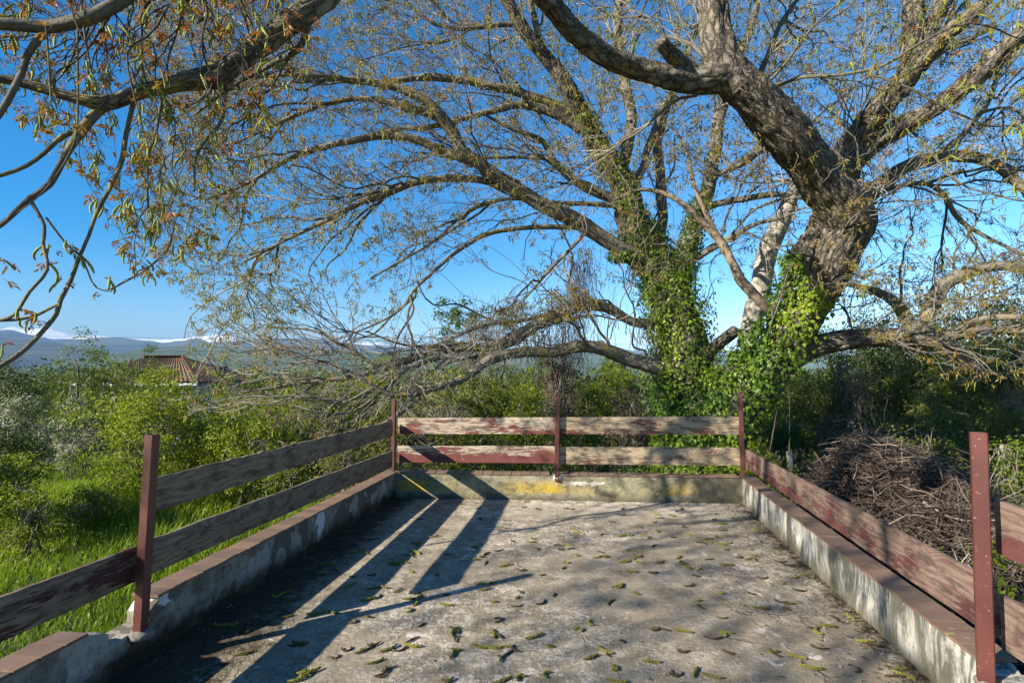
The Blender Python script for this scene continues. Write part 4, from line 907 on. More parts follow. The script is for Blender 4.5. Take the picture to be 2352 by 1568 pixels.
limb([(1345, 285, 9.1, 30), (1320, 262, 9.1, 28), (1270, 240, 9.0, 24), (1200, 215, 8.9, 22), (1110, 194, 8.7, 20), (1030, 180, 8.5, 18), (950, 181, 8.4, 16), (850, 190, 8.2, 14), (760, 182, 8, 12), (650, 172, 7.8, 8)], **bf)
limb([(1365, 320, 9.2, 26), (1320, 285, 9.1, 24), (1275, 262, 9.0, 22), (1205, 242, 8.8, 20), (1140, 255, 8.7, 16), (1070, 272, 8.5, 14), (990, 292, 8.3, 12), (900, 300, 8.2, 9), (780, 330, 8, 5)], **bf)
limb([(1085, 372, 8.5, 26), (1050, 358, 8.4, 25), (1005, 342, 8.4, 23), (950, 320, 8.3, 21), (880, 313, 8.2, 19), (800, 325, 8.0, 17), (720, 345, 7.9, 14), (640, 378, 7.7, 12), (560, 425, 7.5, 9), (480, 455, 7.3, 5)], **bf)
limb([(1042, 305, 8.2, 20), (1003, 270, 8.2, 20), (935, 247, 8.1, 19), (850, 226, 8.0, 15), (760, 236, 7.9, 12), (640, 282, 7.7, 9), (540, 330, 7.5, 5)], **bf)
limb([(1220, 458, 8.8, 18), (1180, 440, 8.8, 17), (1110, 415, 8.7, 17), (1040, 409, 8.6, 18), (960, 418, 8.5, 18), (900, 441, 8.4, 16), (850, 460, 8.3, 15), (800, 481, 8.2, 13), (720, 521, 8.1, 10), (640, 560, 8, 8), (560, 600, 7.9, 5)], **bf)
limb([(1250, 478, 8.9, 11), (1190, 457, 8.8, 10), (1110, 470, 8.8, 10), (1050, 505, 8.7, 9), (1000, 550, 8.6, 8), (920, 600, 8.5, 6), (850, 640, 8.4, 4)], **bf)
limb([(1400, 560, 9.2, 16), (1340, 530, 9.1, 15), (1293, 522, 9.0, 14), (1178, 525, 8.8, 12), (1110, 540, 8.7, 11), (1058, 573, 8.6, 10), (1008, 612, 8.5, 9), (957, 660, 8.4, 8), (923, 707, 8.3, 7), (871, 740, 8.2, 5), (800, 770, 8.1, 3)], **bf)
limb([(1355, 525, 9.1, 10), (1334, 545, 9.1, 10), (1262, 619, 9.0, 9), (1228, 660, 8.9, 7), (1200, 695, 8.9, 4)], **bf)
limb([(1450, 500, 9.4, 26), (1405, 457, 9.4, 25), (1364, 438, 9.3, 24), (1330, 424, 9.3, 20), (1280, 384, 9.2, 16), (1246, 325, 9.2, 13), (1212, 309, 9.1, 12), (1161, 289, 9.0, 10), (1110, 262, 8.9, 6)], **bf)
limb([(1285, 386, 9.2, 12), (1258, 363, 9.1, 11), (1160, 361, 9.0, 9), (1045, 364, 8.8, 7), (960, 350, 8.7, 4)], **bf)
limb([(1470, 490, 9.4, 18), (1440, 476, 9.3, 17), (1370, 469, 9.2, 14), (1290, 466, 9.1, 10), (1230, 460, 9.0, 6)], **bf)
limb([(1425, 440, 9.3, 16), (1400, 385, 9.4, 13), (1375, 345, 9.5, 11), (1350, 300, 9.6, 8)], **bf)
limb([(1200, 60, 8.6, 14), (1140, 58, 8.5, 14), (1060, 68, 8.4, 12), (1000, 55, 8.3, 10), (950, 20, 8.2, 8), (900, -40, 8, 5)], **bf)
limb([(1255, 135, 8.8, 16), (1225, 40, 8.9, 14), (1205, -60, 9, 9)], **bf)
# low left limbs
lo = dict(mat='bark_fine', step=.05, rough=.6)
limb([(1560, 850, 9.5, 50), (1480, 838, 9.3, 38), (1435, 826, 9.2, 36), (1380, 802, 9.0, 31), (1330, 796, 8.9, 29), (1270, 808, 8.8, 27), (1200, 808, 8.6, 26), (1140, 820, 8.4, 25), (1100, 842, 8.3, 22), (1060, 868, 8.2, 20), (1000, 888, 8.0, 18), (950, 901, 7.9, 18), (905, 905, 7.8, 12), (860, 888, 7.7, 10), (815, 858, 7.6, 6), (740, 830, 7.5, 4)], label='pale low limb winding left just above the back fence', **lo)
limb([(985, 893, 8.0, 11), (930, 940, 7.8, 10), (870, 975, 7.6, 8), (815, 992, 7.5, 5)], **lo)
limb([(1560, 745, 9.5, 34), (1490, 744, 9.4, 25), (1450, 738, 9.3, 22), (1400, 706, 9.2, 26), (1340, 700, 9.1, 28), (1280, 720, 9.0, 28), (1220, 755, 8.8, 28), (1170, 785, 8.7, 26), (1120, 796, 8.6, 22), (1050, 800, 8.5, 19), (980, 811, 8.3, 17), (930, 831, 8.2, 15), (870, 850, 8.0, 13), (800, 865, 7.9, 10), (720, 876, 7.8, 8), (620, 892, 7.6, 6), (520, 905, 7.4, 4)], label='arched low limb above the pale one reaching left', **lo)
limb([(1345, 702, 9.1, 12), (1280, 716, 9.1, 10), (1200, 736, 8.9, 9), (1130, 745, 8.7, 9), (1060, 768, 8.5, 9), (990, 795, 8.3, 8), (920, 790, 8.2, 6), (840, 760, 8, 4)], **lo)
limb([(1010, 820, 8.4, 12), (930, 850, 8.1, 10), (850, 920, 7.8, 7), (790, 950, 7.6, 5), (690, 940, 7.4, 4)], **lo)
limb([(880, 852, 8.0, 9), (800, 800, 7.9, 8), (720, 760, 7.8, 6), (620, 750, 7.7, 4)], **lo)
limb([(860, 890, 7.7, 8), (780, 925, 7.5, 7), (700, 910, 7.3, 5), (600, 930, 7.2, 4)], **lo)

# branches, twigs: grown towards points spread through the crown's volume
def inpoly(x, y, poly):
    c = np.zeros(len(x), bool); n = len(poly)
    for i in range(n):
        x1, y1 = poly[i]; x2, y2 = poly[(i + 1) % n]
        k = ((y1 > y) != (y2 > y)) & (x < (x2 - x1) * (y - y1) / ((y2 - y1) + 1e-9) + x1); c ^= k
    return c
def region(poly, n, y0, y1, keep=None):
    p = np.array(poly, float); out = []; m = 0
    while m < n:
        u = rng.uniform(p[:, 0].min(), p[:, 0].max(), n * 2); v = rng.uniform(p[:, 1].min(), p[:, 1].max(), n * 2); k = inpoly(u, v, poly)
        if keep is not None: k &= rng.uniform(0, 1, n * 2) < keep(u, v)
        u, v = u[k], v[k]; Y = rng.uniform(y0, y1, len(u)); out.append(np.stack([u, v, Y], 1)); m += len(u)
    return np.concatenate(out)[:n]
CROWN = [(260, -260), (330, 560), (380, 640), (450, 700), (520, 790), (640, 800), (760, 740), (860, 760), (960, 700), (1010, 630), (1130, 600), (1200, 640), (1290, 720), (1400, 690), (1500, 640), (1720, 640), (1900, 700), (2050, 690), (2200, 740), (2480, 800), (2560, -100), (2300, -300)]
NEARL = [(-180, -150), (740, -260), (740, 40), (690, 150), (640, 320), (560, 470), (430, 600), (330, 640), (250, 560), (200, 420), (120, 330), (30, 260), (-180, 240)]
NEARR = [(1720, -120), (2480, -160), (2500, 380), (2300, 420), (2050, 330), (1900, 260), (1760, 120)]
LOWL = [(430, 740), (600, 740), (820, 760), (1000, 770), (1180, 690), (1330, 640), (1380, 700), (1230, 820), (1050, 900), (980, 960), (800, 1030), (620, 990), (540, 940), (430, 960)]
LOWR = [(1900, 600), (2500, 560), (2500, 860), (2250, 900), (2100, 830), (1960, 760)]
keepC = lambda u, v: np.clip(.35 + .55 * (u < 1000) + .45 * (v < 420), 0, 1) * np.where((u > 680) & (u < 1400) & (v > 560), .45, 1)
mainl = [region(CROWN, 390, 7.0, 10.8), region(CROWN, 2300, 6.6, 11.4, keepC), region(CROWN, 9500, 6.4, 11.8, keepC)]
lowl = [region(LOWL, 38, 6.9, 9.2), region(LOWL, 270, 6.8, 9.3), region(LOWL, 850, 6.7, 9.4)]
lowr = [region(LOWR, 18, 7.2, 10), region(LOWR, 100, 7, 10), region(LOWR, 480, 7, 10.2)]
nearl = [region(NEARL, 70, 3.2, 5.2), region(NEARL, 380, 3.2, 5.4), region(NEARL, 850, 3.2, 5.6)]
nearr = [region(NEARR, 10, 4.8, 6.6), region(NEARR, 45, 4.6, 6.6), region(NEARR, 120, 4.5, 6.6)]
nodesP = list(map(np.asarray, nodesP)); tips = [[] for _ in range(3)]
branch_lists = {0: [], 1: [], 2: []}
def grow(level, T, batch, n, rfac, droop, want):
    """want: kind of limb to grow from (None: any)"""
    global nodesP
    res = []; kdn = want is not None and want[0] in (1, 2)
    order = rng.permutation(len(T)); T = T[order]
    for s in range(0, len(T), batch):
        idx = [i for i in range(len(nodesP)) if (want is None or nodesK[i] in want)] 
        kd = kdtree.KDTree(len(idx))
        for q, i in enumerate(idx): kd.insert(nodesP[i], q)
        kd.balance()
        for tgt in T[s:s + batch]:
            best = None
            near1 = 1 in (want or ()) or 2 in (want or ()) or 3 in (want or ())
            pref = ((1.7, .85, .30), (1.0, .5, .22))[near1][level]
            cand = kd.find_range(Vector(tgt), pref * 1.7) if level < 2 else kd.find_n(Vector(tgt), 26)
            if len(cand) < 4: cand = kd.find_n(Vector(tgt), 12)
            if len(cand) > 48: cand = [cand[int(c_)] for c_ in rng.integers(0, len(cand), 48)]
            for (co, q, d) in cand:
                i = idx[q]; dv = tgt - nodesP[i]; dd = np.linalg.norm(dv) + 1e-6
                ca = float(dv @ nodesT[i]) / dd; sc_ = abs(dd - pref) + pref * (1.1 * (1 - ca)) + (.5 * pref if nodesR[i] < (.008, .005, .0)[level] and not near1 else 0) + (.8 * pref if level > 0 and nodesR[i] > .085 else 0)
                if best is None or sc_ < best[0]: best = (sc_, i, dd)
            _, i, dd = best
            if dd < .05 or dd > (5.5, 3.0, 1.6)[level]: continue
            p0 = nodesP[i]; t0 = nodesT[i]; dv = tgt - p0
            side = norm(np.cross(t0, dv) + 1e-6); d0 = norm(t0 * .7 + dv / dd * .8 + rng.normal(size=3) * .35)
            d1 = norm(dv / dd + rng.normal(size=3) * .4 + np.array([0, 0, -droop]))
            tt = np.linspace(0, 1, n)[:, None]; c1 = p0 + d0 * dd * .38; c2 = tgt - d1 * dd * .33
            P = p0 * (1 - tt) ** 3 + 3 * c1 * tt * (1 - tt) ** 2 + 3 * c2 * tt ** 2 * (1 - tt) + tgt * tt ** 3
            w = rng.normal(size=(n, 3)) * dd * (.060, .042, .045)[level]
            for _s in range((3, 1, 0)[level]): w[1:-1] = .25 * w[:-2] + .5 * w[1:-1] + .25 * w[2:]
            w[0] = 0; P = P + w
            r0 = min(nodesR[i] * .85, rfac * (dd ** .8) + .002); r1 = max(.0016 if kdn else .0026, r0 * .40); R = np.linspace(r0, r1, n)
            res.append((P, R, nodesK[i]))
        for (P, R, kk) in res[-batch:] if len(res) else []:
            if getattr(grow, 'done', None) is None: grow.done = set()
            if id(P) in grow.done: continue
            grow.done.add(id(P)); grow.keep.append(P)
            tg = norm(np.gradient(P, axis=0))
            for j in range(2, n): nodesP.append(P[j]); nodesT.append(tg[j]); nodesR.append(R[j]); nodesK.append(kk)
    return res
grow.keep = []
W = lambda A: np.array([at(*a) for a in A])
L1 = grow(0, np.concatenate([W(mainl[0]), W(lowl[0]), W(lowr[0])]), 30, 14, .0115, .1, (0,))
L1n = grow(0, W(nearl[0]), 8, 14, .0080, .5, (1,)); L1r = grow(0, W(nearr[0]), 5, 14, .006, .2, (2,))
L2 = grow(1, np.concatenate([W(mainl[1]), W(lowl[1]), W(lowr[1])]), 500, 9, .0068, .2, (0,))
L2n = grow(1, W(nearl[1]), 60, 10, .0060, .6, (1,)); L2r = grow(1, W(nearr[1]), 20, 10, .004, .4, (2,))
L3 = grow(2, np.concatenate([W(mainl[2]), W(lowl[2]), W(lowr[2])]), 3000, 7, .0058, .35, (0,))
L3n = grow(2, W(nearl[2]), 200, 7, .0042, .8, (1,)); L3r = grow(2, W(nearr[2]), 60, 7, .003, .6, (2,))
def around(n): 
    f = rng.uniform(0, 1, n)[:, None]; c = np.array([-5.0, .9, 4.7]) * (1 - f) + np.array([-7.8, -2.9, 4.4]) * f
    return c + rng.normal(size=(n, 3)) * np.array([.85, .75, .45])
L1b = grow(0, around(26), 8, 12, .012, .2, (3,)); L2b = grow(1, around(230), 80, 9, .008, .3, (3,)); L3b = grow(2, around(900), 400, 6, .006, .4, (3,))
print('GROWN', [(len(l), round(float(np.mean([np.linalg.norm(a[0][-1] - a[0][0]) for a in l])), 2), round(float(np.mean([a[1][0] for a in l])), 4)) for l in (L1, L1n, L2, L2n, L3, L3n) if len(l)])
def pack(name, lst, k, mat, stuff=True):
    P = np.array([a[0] for a in lst]); R = np.array([a[1] for a in lst]); V, Q, uv = tubes(P, R, k)
    o = link(name, mesh_data(name, V, [Q], uv), M[mat], tree)
    if stuff: o['kind'] = 'stuff'
    return o
big = sorted(L1, key=lambda a: -a[1][0]); 
for b in big[:150]: pack('branch', [b], 7, 'bark_fine', False)
pack('twigs', big[150:], 5, 'twig'); pack('twigs', L2, 4, 'twig'); pack('twigs', L3, 3, 'twig')
for b in L1n + L1r: pack('branch', [b], 7, 'bark_near', False)
pack('twigs', L1b, 5, 'twig'); pack('twigs', L2b, 4, 'twig'); pack('twigs', L3b, 3, 'twig')
pack('twigs', L2n + L2r, 5, 'twig_near'); pack('twigs', L3n + L3r, 4, 'twig_near')

# leaves: drooping tufts at twig ends
def tufts(tipsP, nl, size, asp, spread, droop):
    n = len(tipsP); C = np.repeat(tipsP, nl, 0); d = norm(rand_unit(n * nl) + np.array([0, 0, droop]))
    s = size * rng.uniform(.6, 1.25, n * nl)[:, None]; A = C + d * s * spread * rng.uniform(0, 1, (n * nl, 1)) + rng.normal(size=(n * nl, 3)) * size * .25
    sd = norm(np.cross(d, rand_unit(n * nl))); nn = np.cross(sd, d)
    a = A; b = A + d * s * .5 + sd * s * asp * .5 + nn * s * .10; c = A + d * s - nn * s * .1 + np.array([0, 0, -.15]) * s; e = A + d * s * .5 - sd * s * asp * .5 + nn * s * .10
    V = np.stack([a, b, c, e], 1).reshape(-1, 3); base = np.arange(n * nl)[:, None] * 4
    return V, np.concatenate([base + np.array([0, 1, 2]), base + np.array([0, 2, 3])], 1).reshape(-1, 3)
tipF = np.array([a[0][-1] for a in L3 + L3b] + [a[0][3] for a in L3[::4]] + [a[0][-1] for a in L2])
zt = EYE[2] + 0 * tipF[:, 2]; vt = 850 - F * (tipF[:, 2] - EYE[2]) / tipF[:, 1]; ut = W2 + F * tipF[:, 0] / tipF[:, 1]
inlow = (vt > 745) & (ut < 1400)
tipF = tipF[(rng.uniform(0, 1, len(tipF)) < .8) & ~inlow | (rng.uniform(0, 1, len(tipF)) < np.where(ut < 640, .42, .13))]
V, T = tufts(tipF, 10, .052, .34, .8, -.45)
lv = link('leaves', mesh_data('leaves', V, [T], smooth=False), M['leaf_walnut'], tree); lv['kind'] = 'stuff'
def hang(P0, L, r, k=3):
    n = len(P0); t_ = np.linspace(0, 1, 4); cur = rng.normal(size=(n, 3)) * .3; P = np.stack([P0 + np.array([0, 0, -1]) * (L * t)[:, None] + cur * (L * t * t)[:, None] for t in t_], 1)
    R = np.tile(np.array([.6, 1, 1, .4]) * r, (n, 1)); return tubes(P, R, k)
ct = tipF[rng.uniform(0, 1, len(tipF)) < .62]; ct = np.repeat(ct, 2, 0) + rng.normal(size=(len(ct) * 2, 3)) * .02
V, Q, uv = hang(ct, rng.uniform(.05, .10, len(ct)), .0052)
ck = link('catkins', mesh_data('catkins', V, [Q], uv), M['catkin'], tree); ck['kind'] = 'stuff'

# near leaves and catkins, some of them parts one by one
def leaflet(A, d, sd, s, asp):
    nn = np.cross(sd, d); t5 = [(0, 0, 0), (.25, .42, .04), (.6, .46, .02), (1, 0, -.22), (.6, -.46, .02), (.25, -.42, .04), (.45, 0, -.05)]
    V = [A + d * s * x + sd * s * asp * y + nn * s * z for x, y, z in t5]; return np.array(V), np.array([(0, 1, 6), (1, 2, 6), (2, 3, 6), (3, 4, 6), (4, 5, 6), (5, 0, 6)])
def compound(seed):
    r = np.random.default_rng(seed); a = Acc(); ax = norm(np.array([.5, 0, .25 + .3 * r.normal()])); n = 5
    L = .075; pts = [ax * L * t + np.array([0, 0, -.035 * t * t]) for t in np.linspace(0, 1, 5)]
    V, Q, uv = tubes(np.array(pts)[None], np.array([[.0016, .0014, .0012, .001, .0008]]), 3); a.add(V, Q, uv=uv)
    for q, (i, sgn) in enumerate(((2, 1), (2, -1), (3, 1), (3, -1), (4, 0))):
        d = norm(ax + np.array([0, sgn * 1.1, 0]) + r.normal(size=3) * .22 + np.array([0, 0, -.35])); sd = norm(np.cross(d, np.array([0, 0, 1.0]) + r.normal(size=3) * .5))
        V, T = leaflet(pts[i], d, sd, r.uniform(.045, .065) * (1.2 if sgn == 0 else 1), .42); a.add(V, tris=T)
    return a
def catkin_shape(L, r, bend, seed, rings=15, k=7, bumps=True):
    q = np.random.default_rng(seed); t = np.linspace(0, 1, rings); c1 = q.normal() * bend
    P = np.stack([bend * L * np.sin(t * 2.2) * .6, c1 * L * t * t * .5, -L * t + .12 * L * abs(bend) * t * t], 1)
    R = r * np.sin(np.pi * np.clip(t * .93 + .05, 0, 1)) ** .45 * (1 + (.26 * ((np.arange(rings) % 2) * 2 - 1) if bumps else 0)); R[-1] *= .4
    return tubes(P[None], R[None], k)
cm = []
for q in range(7):
    m_ = compound(40 + q).mesh('leaf', False); m_.materials.append(M['leaf_walnut_near']); cm.append(m_)
km = []
for q in range(5):
    V, Q, uv = catkin_shape(.10 + .012 * (q % 3), .0075, .22 + .12 * q, q); m_ = mesh_data('catkin', V, [Q], uv); m_.materials.append(M['catkin']); km.append(m_)
tipN = np.array([a[0][-1] for a in L3n + L3r + L2n + L2r]); dirN = np.array([a[0][-1] - a[0][-3] for a in L3n + L3r + L2n + L2r])
extra = W([(20, 600, 3.3), (110, 600, 3.35), (130, 570, 3.4), (150, 640, 3.45), (190, 590, 3.45), (262, 640, 3.5), (240, 680, 3.5), (95, 722, 3.35), (75, 740, 3.35), (60, 715, 3.3), (8, 640, 3.3), (168, 560, 3.4), (5, 790, 3.3)])
tipN = np.vstack([tipN, extra]); dirN = np.vstack([dirN, np.tile([[.1, 0, -.05]], (len(extra), 1))])
cl = []; 
for i in range(len(tipN)):
    for k in range(int(rng.integers(1, 4))): cl.append((0, tipN[i] + rng.normal(size=3) * .008, rng.uniform(0, 2 * math.pi), rng.uniform(.38, .80)))
    if rng.uniform() < .5 or i >= len(tipN) - len(extra):
        for k in range(int(rng.integers(1, 4))): cl.append((1, tipN[i] - norm(dirN[i]) * rng.uniform(0, .08) + rng.normal(size=3) * .006, rng.uniform(0, 2 * math.pi), rng.uniform(.7, 1.2)))
def show(c):
    p = c[1] - EYE; u = W2 + F * p[0] / p[1]; v = 850 - F * p[2] / p[1]; ok = -20 < u < 2370 and -10 < v < 1560 and p[1] > .5
    return -(c[3] / p[1]) + (0 if ok else 10)
for kind_, nm, meshes in ((0, 'leaf', cm), (1, 'catkin', km)):
    items = sorted([c for c in cl if c[0] == kind_], key=show); acc = Acc(); arrs = []
    for m_ in meshes:
        v = np.empty(len(m_.vertices) * 3, np.float32); m_.vertices.foreach_get('co', v); arrs.append((v.reshape(-1, 3), [tuple(p.vertices) for p in m_.polygons]))
    arrs = [(v, np.array([p for p in ps if len(p) == 4]), np.array([p for p in ps if len(p) == 3])) for v, ps in arrs]
    for q, c in enumerate(items):
        j = int(rng.integers(0, len(meshes))); rx = rng.normal() * .25; ry = rng.normal() * .25 + (.5 if kind_ == 0 else 0)
        Mx = Matrix.Translation(Vector(c[1])) @ Matrix.Rotation(c[2], 4, 'Z') @ Matrix.Rotation(ry, 4, 'Y') @ Matrix.Rotation(rx, 4, 'X') @ Matrix.Scale(c[3], 4)
        if q < 300:
            ob = bpy.data.objects.new(nm, meshes[j]); COL.objects.link(ob); ob.parent = tree; ob.matrix_parent_inverse = Matrix.Translation(-tree.location); ob.matrix_basis = Mx
        else:
            A3 = np.array(Mx); v, qd, tr_ = arrs[j]; acc.add(v @ A3[:3, :3].T + A3[:3, 3], qd if len(qd) else None, tr_ if len(tr_) else None)
    if acc.n:
        ob = link({'leaf': 'leaves', 'catkin': 'catkins'}[nm], acc.mesh(nm, False), M['leaf_walnut_near'] if kind_ == 0 else M['catkin'], tree); ob['kind'] = 'stuff'

# ------------------------------------------------------------------ ivy on the trunks
ivy = empty('ivy', (at(1600, 1100, 9.2)[0], 9.2, gz(3, 9.2))); tag(ivy, 'glossy green ivy climbing both walnut trunks and heaping at their foot', 'ivy')
def ivy_leaf(seed):
    r = np.random.default_rng(seed); ang = np.radians([-90, -55, -20, 15, 55, 90, 125, 165, 200, 235]); rad = np.array([.18, .62, .42, .72, .50, 1.0, .50, .72, .42, .62]) * r.uniform(.88, 1.12, 10)
    V = [(0, 0, .0)] + [(math.cos(a) * q * .5, math.sin(a) * q * .5 + .1, -.10 * q * q + r.normal() * .02) for a, q in zip(ang, rad)]
    return np.array(V), np.array([(0, i, i % 10 + 1) for i in range(1, 11)])
IL = [ivy_leaf(i) for i in range(5)]
im = []
for v, tr_ in IL:
    m_ = mesh_data('leaf', v, [tr_], smooth=False); m_.materials.append(M['ivy']); im.append(m_)
Lp, Ln, Ls = [], [], []
def ivy_on(P, R, s0, s1, n, thick, side=None, size=.074):
    nn = len(P); T = norm(np.gradient(P, axis=0))
    for _ in range(n):
        f = rng.uniform(s0, s1); i = min(nn - 1, int(f * (nn - 1))); d = norm(np.cross(T[i], rng.normal(size=3)))
        if side is not None and d @ side < rng.uniform(-.6, .3): continue
        b = .6 + .9 * max(0, noise.noise((P[i][0] * 2.5 + d[0] * 1.5, P[i][1] * 2.5 + d[1] * 1.5, P[i][2] * 1.8)) + .35)
        Lp.append(P[i] + d * (R[i] + thick * b * rng.uniform(.15, 1)) + T[i] * rng.normal() * .06); Ln.append(norm(d + rng.normal(size=3) * .45 + np.array([0, -.15, .25]))); Ls.append(size * rng.uniform(.55, 1.25))
PB, RB = TR['B']; PA, RA = TR['A']; P3, R3 = TR['B3']
def frac_at(P, z): return float(np.argmin(abs(P[:, 2] - z))) / (len(P) - 1)
zB = lambda v, Y=9.5: at(0, v, Y)[2]
ivy_on(PB, RB, 0, frac_at(PB, zB(640)), 12000, .24); ivy_on(PB, RB, frac_at(PB, zB(650)), frac_at(PB, zB(520)), 2600, .15)
ivy_on(PB, RB, frac_at(PB, zB(520)), frac_at(PB, zB(290)), 2600, .09, np.array([.8, -.6, .1]), .075)
ivy_on(P3, R3, 0, .28, 2000, .13, None, .075); ivy_on(P3, R3, .28, .4, 120, .06, None, .07)
ivy_on(PA, RA, 0, frac_at(PA, at(0, 860, 8.8)[2]), 6500, .30); 
ivy_on(PA, RA, frac_at(PA, at(0, 880, 8.9)[2]), frac_at(PA, at(0, 640, 8)[2]), 3600, .20, norm(np.array([-1.0, -.25, .5])), .10)
# heap between and below the trunks
for (u, v, Y, rx, rz, n) in ((1600, 1010, 9.0, .72, .5, 1800), (1670, 910, 8.9, .50, .5, 1600), (1740, 790, 8.7, .32, .45, 800), (1790, 700, 8.5, .28, .40, 650), (1820, 620, 8.4, .22, .30, 450), (1530, 940, 9.2, .28, .6, 800), (1650, 1100, 8.6, .9, .35, 900), (1470, 1100, 8.6, .5, .25, 300), (1515, 760, 9.4, .22, .35, 350), (1430, 590, 9.3, .28, .12, 220)):
    n = int(n * 1.7); c = at(u, v, Y); d = rand_unit(n); d[:, 1] = -np.abs(d[:, 1]); rr = rng.uniform(.75, 1.05, n)[:, None] * (1 + .25 * np.sin(d[:, :1] * 7 + u) * np.cos(d[:, 2:3] * 6))
    p = c + d * np.array([rx, rx * .7, rz]) * rr; p[:, 2] = np.maximum(p[:, 2], -.95)
    Lp += list(p); Ln += list(norm(d + rng.normal(size=(n, 3)) * .45 + np.array([0, -.1, .3]))); Ls += list(.080 * rng.uniform(.55, 1.3, n))
Lp, Ln, Ls = np.array(Lp), np.array(Ln), np.array(Ls)
A_l = norm(np.cross(Ln, rand_unit(len(Ln)))) ; dn = np.tile([[0., 0., -1.]], (len(Ln), 1)); dn = norm(dn - Ln * np.sum(dn * Ln, -1, keepdims=True)); tipd = norm(dn + A_l * .7 * rng.uniform(-1, 1, (len(Ln), 1))); tipd = norm(tipd - Ln * np.sum(tipd * Ln, -1, keepdims=True)); sdd = np.cross(tipd, Ln)
order = np.argsort(-(Ls / Lp[:, 1]) - .02 * (Ln[:, 1] < -.3)); acc = Acc()
vis = set(order[:300].tolist())
for i in order[:300]:
    ob = bpy.data.objects.new('leaf', im[int(i) % 5]); COL.objects.link(ob); ob.parent = ivy; ob.matrix_parent_inverse = Matrix.Translation(-ivy.location)
    R3x = np.stack([sdd[i], tipd[i], Ln[i]], 1) * Ls[i]; m4 = np.eye(4); m4[:3, :3] = R3x; m4[:3, 3] = Lp[i]; ob.matrix_basis = Matrix(m4.tolist())
rest = order[300:]
for j, (v, tr_) in enumerate(IL):
    k = rest[rest % 5 == j]; B = np.stack([sdd[k], tipd[k], Ln[k]], 2) * Ls[k][:, None, None]; VV = np.einsum('nij,vj->nvi', B, v) + Lp[k][:, None, :]
    TT = (tr_[None] + (np.arange(len(k)) * len(v))[:, None, None]).reshape(-1, 3); acc.add(VV.reshape(-1, 3), tris=TT)
o = link('leaves', acc.mesh('leaves', False), M['ivy'], ivy); o['kind'] = 'stuff'

# ------------------------------------------------------------------ dry hanging vines
def vines(name, u, v0, v1, Y, spread, n, label, group, mat='twig'):
    a = at(u, v0, Y); b = at(u, v1, Y); root = empty(name, a); tag(root, label, 'vine', group); P = []
    for _ in range(n):
        p = a + rng.normal(size=3) * np.array([spread * .45, spread * .45, .12]); L = (a[2] - b[2]) * rng.uniform(.35, 1.0); q = p + np.array([rng.normal() * spread * .4, rng.normal() * spread * .4, -L])
        P.append(crooked(p, q, 14, .10))
    V, Q, uv = tubes(np.array(P), np.tile(np.linspace(.0042, .0022, 14), (n, 1)), 3)
    o = link('strands', mesh_data('strands', V, [Q], uv), M[mat], root); o['kind'] = 'stuff'
M['vine'] = simple('dry_vine', (.085, .055, .05), (.20, .14, .12), 6)
vines('dry_vine', 1335, 590, 820, 9.0, .26, 80, 'purple brown tangle of dry vine hanging left of the ivy trunk', 'dry hanging vines', 'vine')
vines('dry_vine', 1305, 690, 1010, 9.3, .34, 90, 'long dark curtain of dry vine over the pale low limb', 'dry hanging vines', 'vine')
vines('dry_vine', 1250, 760, 930, 9.0, .5, 60, 'thin dry vine strands hanging under the arched low limb', 'dry hanging vines', 'vine')
vines('dry_vine', 1960, 860, 990, 9.4, .35, 60, 'brown dry vine mat hanging under the low right limb', 'dry hanging vines', 'vine')
vines('dry_vine', 1160, 700, 860, 8.8, .6, 50, 'sparse dry shoots around the arched low limb', 'dry hanging vines', 'vine')
# upright suckers on the low left limbs
P = []
for _ in range(170):
    u = rng.uniform(900, 1540); v = np.interp(u, [900, 1000, 1170, 1340, 1540], [840, 808, 785, 700, 840] if rng.uniform() < .5 else [900, 888, 815, 797, 850]); p = at(u, v, np.interp(u, [900, 1540], [8.0, 9.3])); L = rng.uniform(.2, .9)
    P.append(crooked(p, p + np.array([rng.normal() * .25 * L, rng.normal() * .2 * L, L]), 8, .07))
V, Q, uv = tubes(np.array(P), np.tile(np.linspace(.006, .002, 8), (len(P), 1)), 4); o = link('twigs', mesh_data('twigs', V, [Q], uv), M['twig'], tree); o['kind'] = 'stuff'
# knots with bunches of shoots at the crotch
P = []
for _ in range(130):
    p = at(rng.uniform(1880, 2050), rng.uniform(350, 480), 7.9); a_ = rng.uniform(-1.2, 1.2); L = rng.uniform(.25, .9); P.append(crooked(p, p + np.array([math.sin(a_) * L, rng.normal() * .2 * L, math.cos(a_) * L]), 8, .08))
V, Q, uv = tubes(np.array(P), np.tile(np.linspace(.006, .002, 8), (len(P), 1)), 4); o = link('twigs', mesh_data('twigs', V, [Q], uv), M['twig'], tree); o['kind'] = 'stuff'

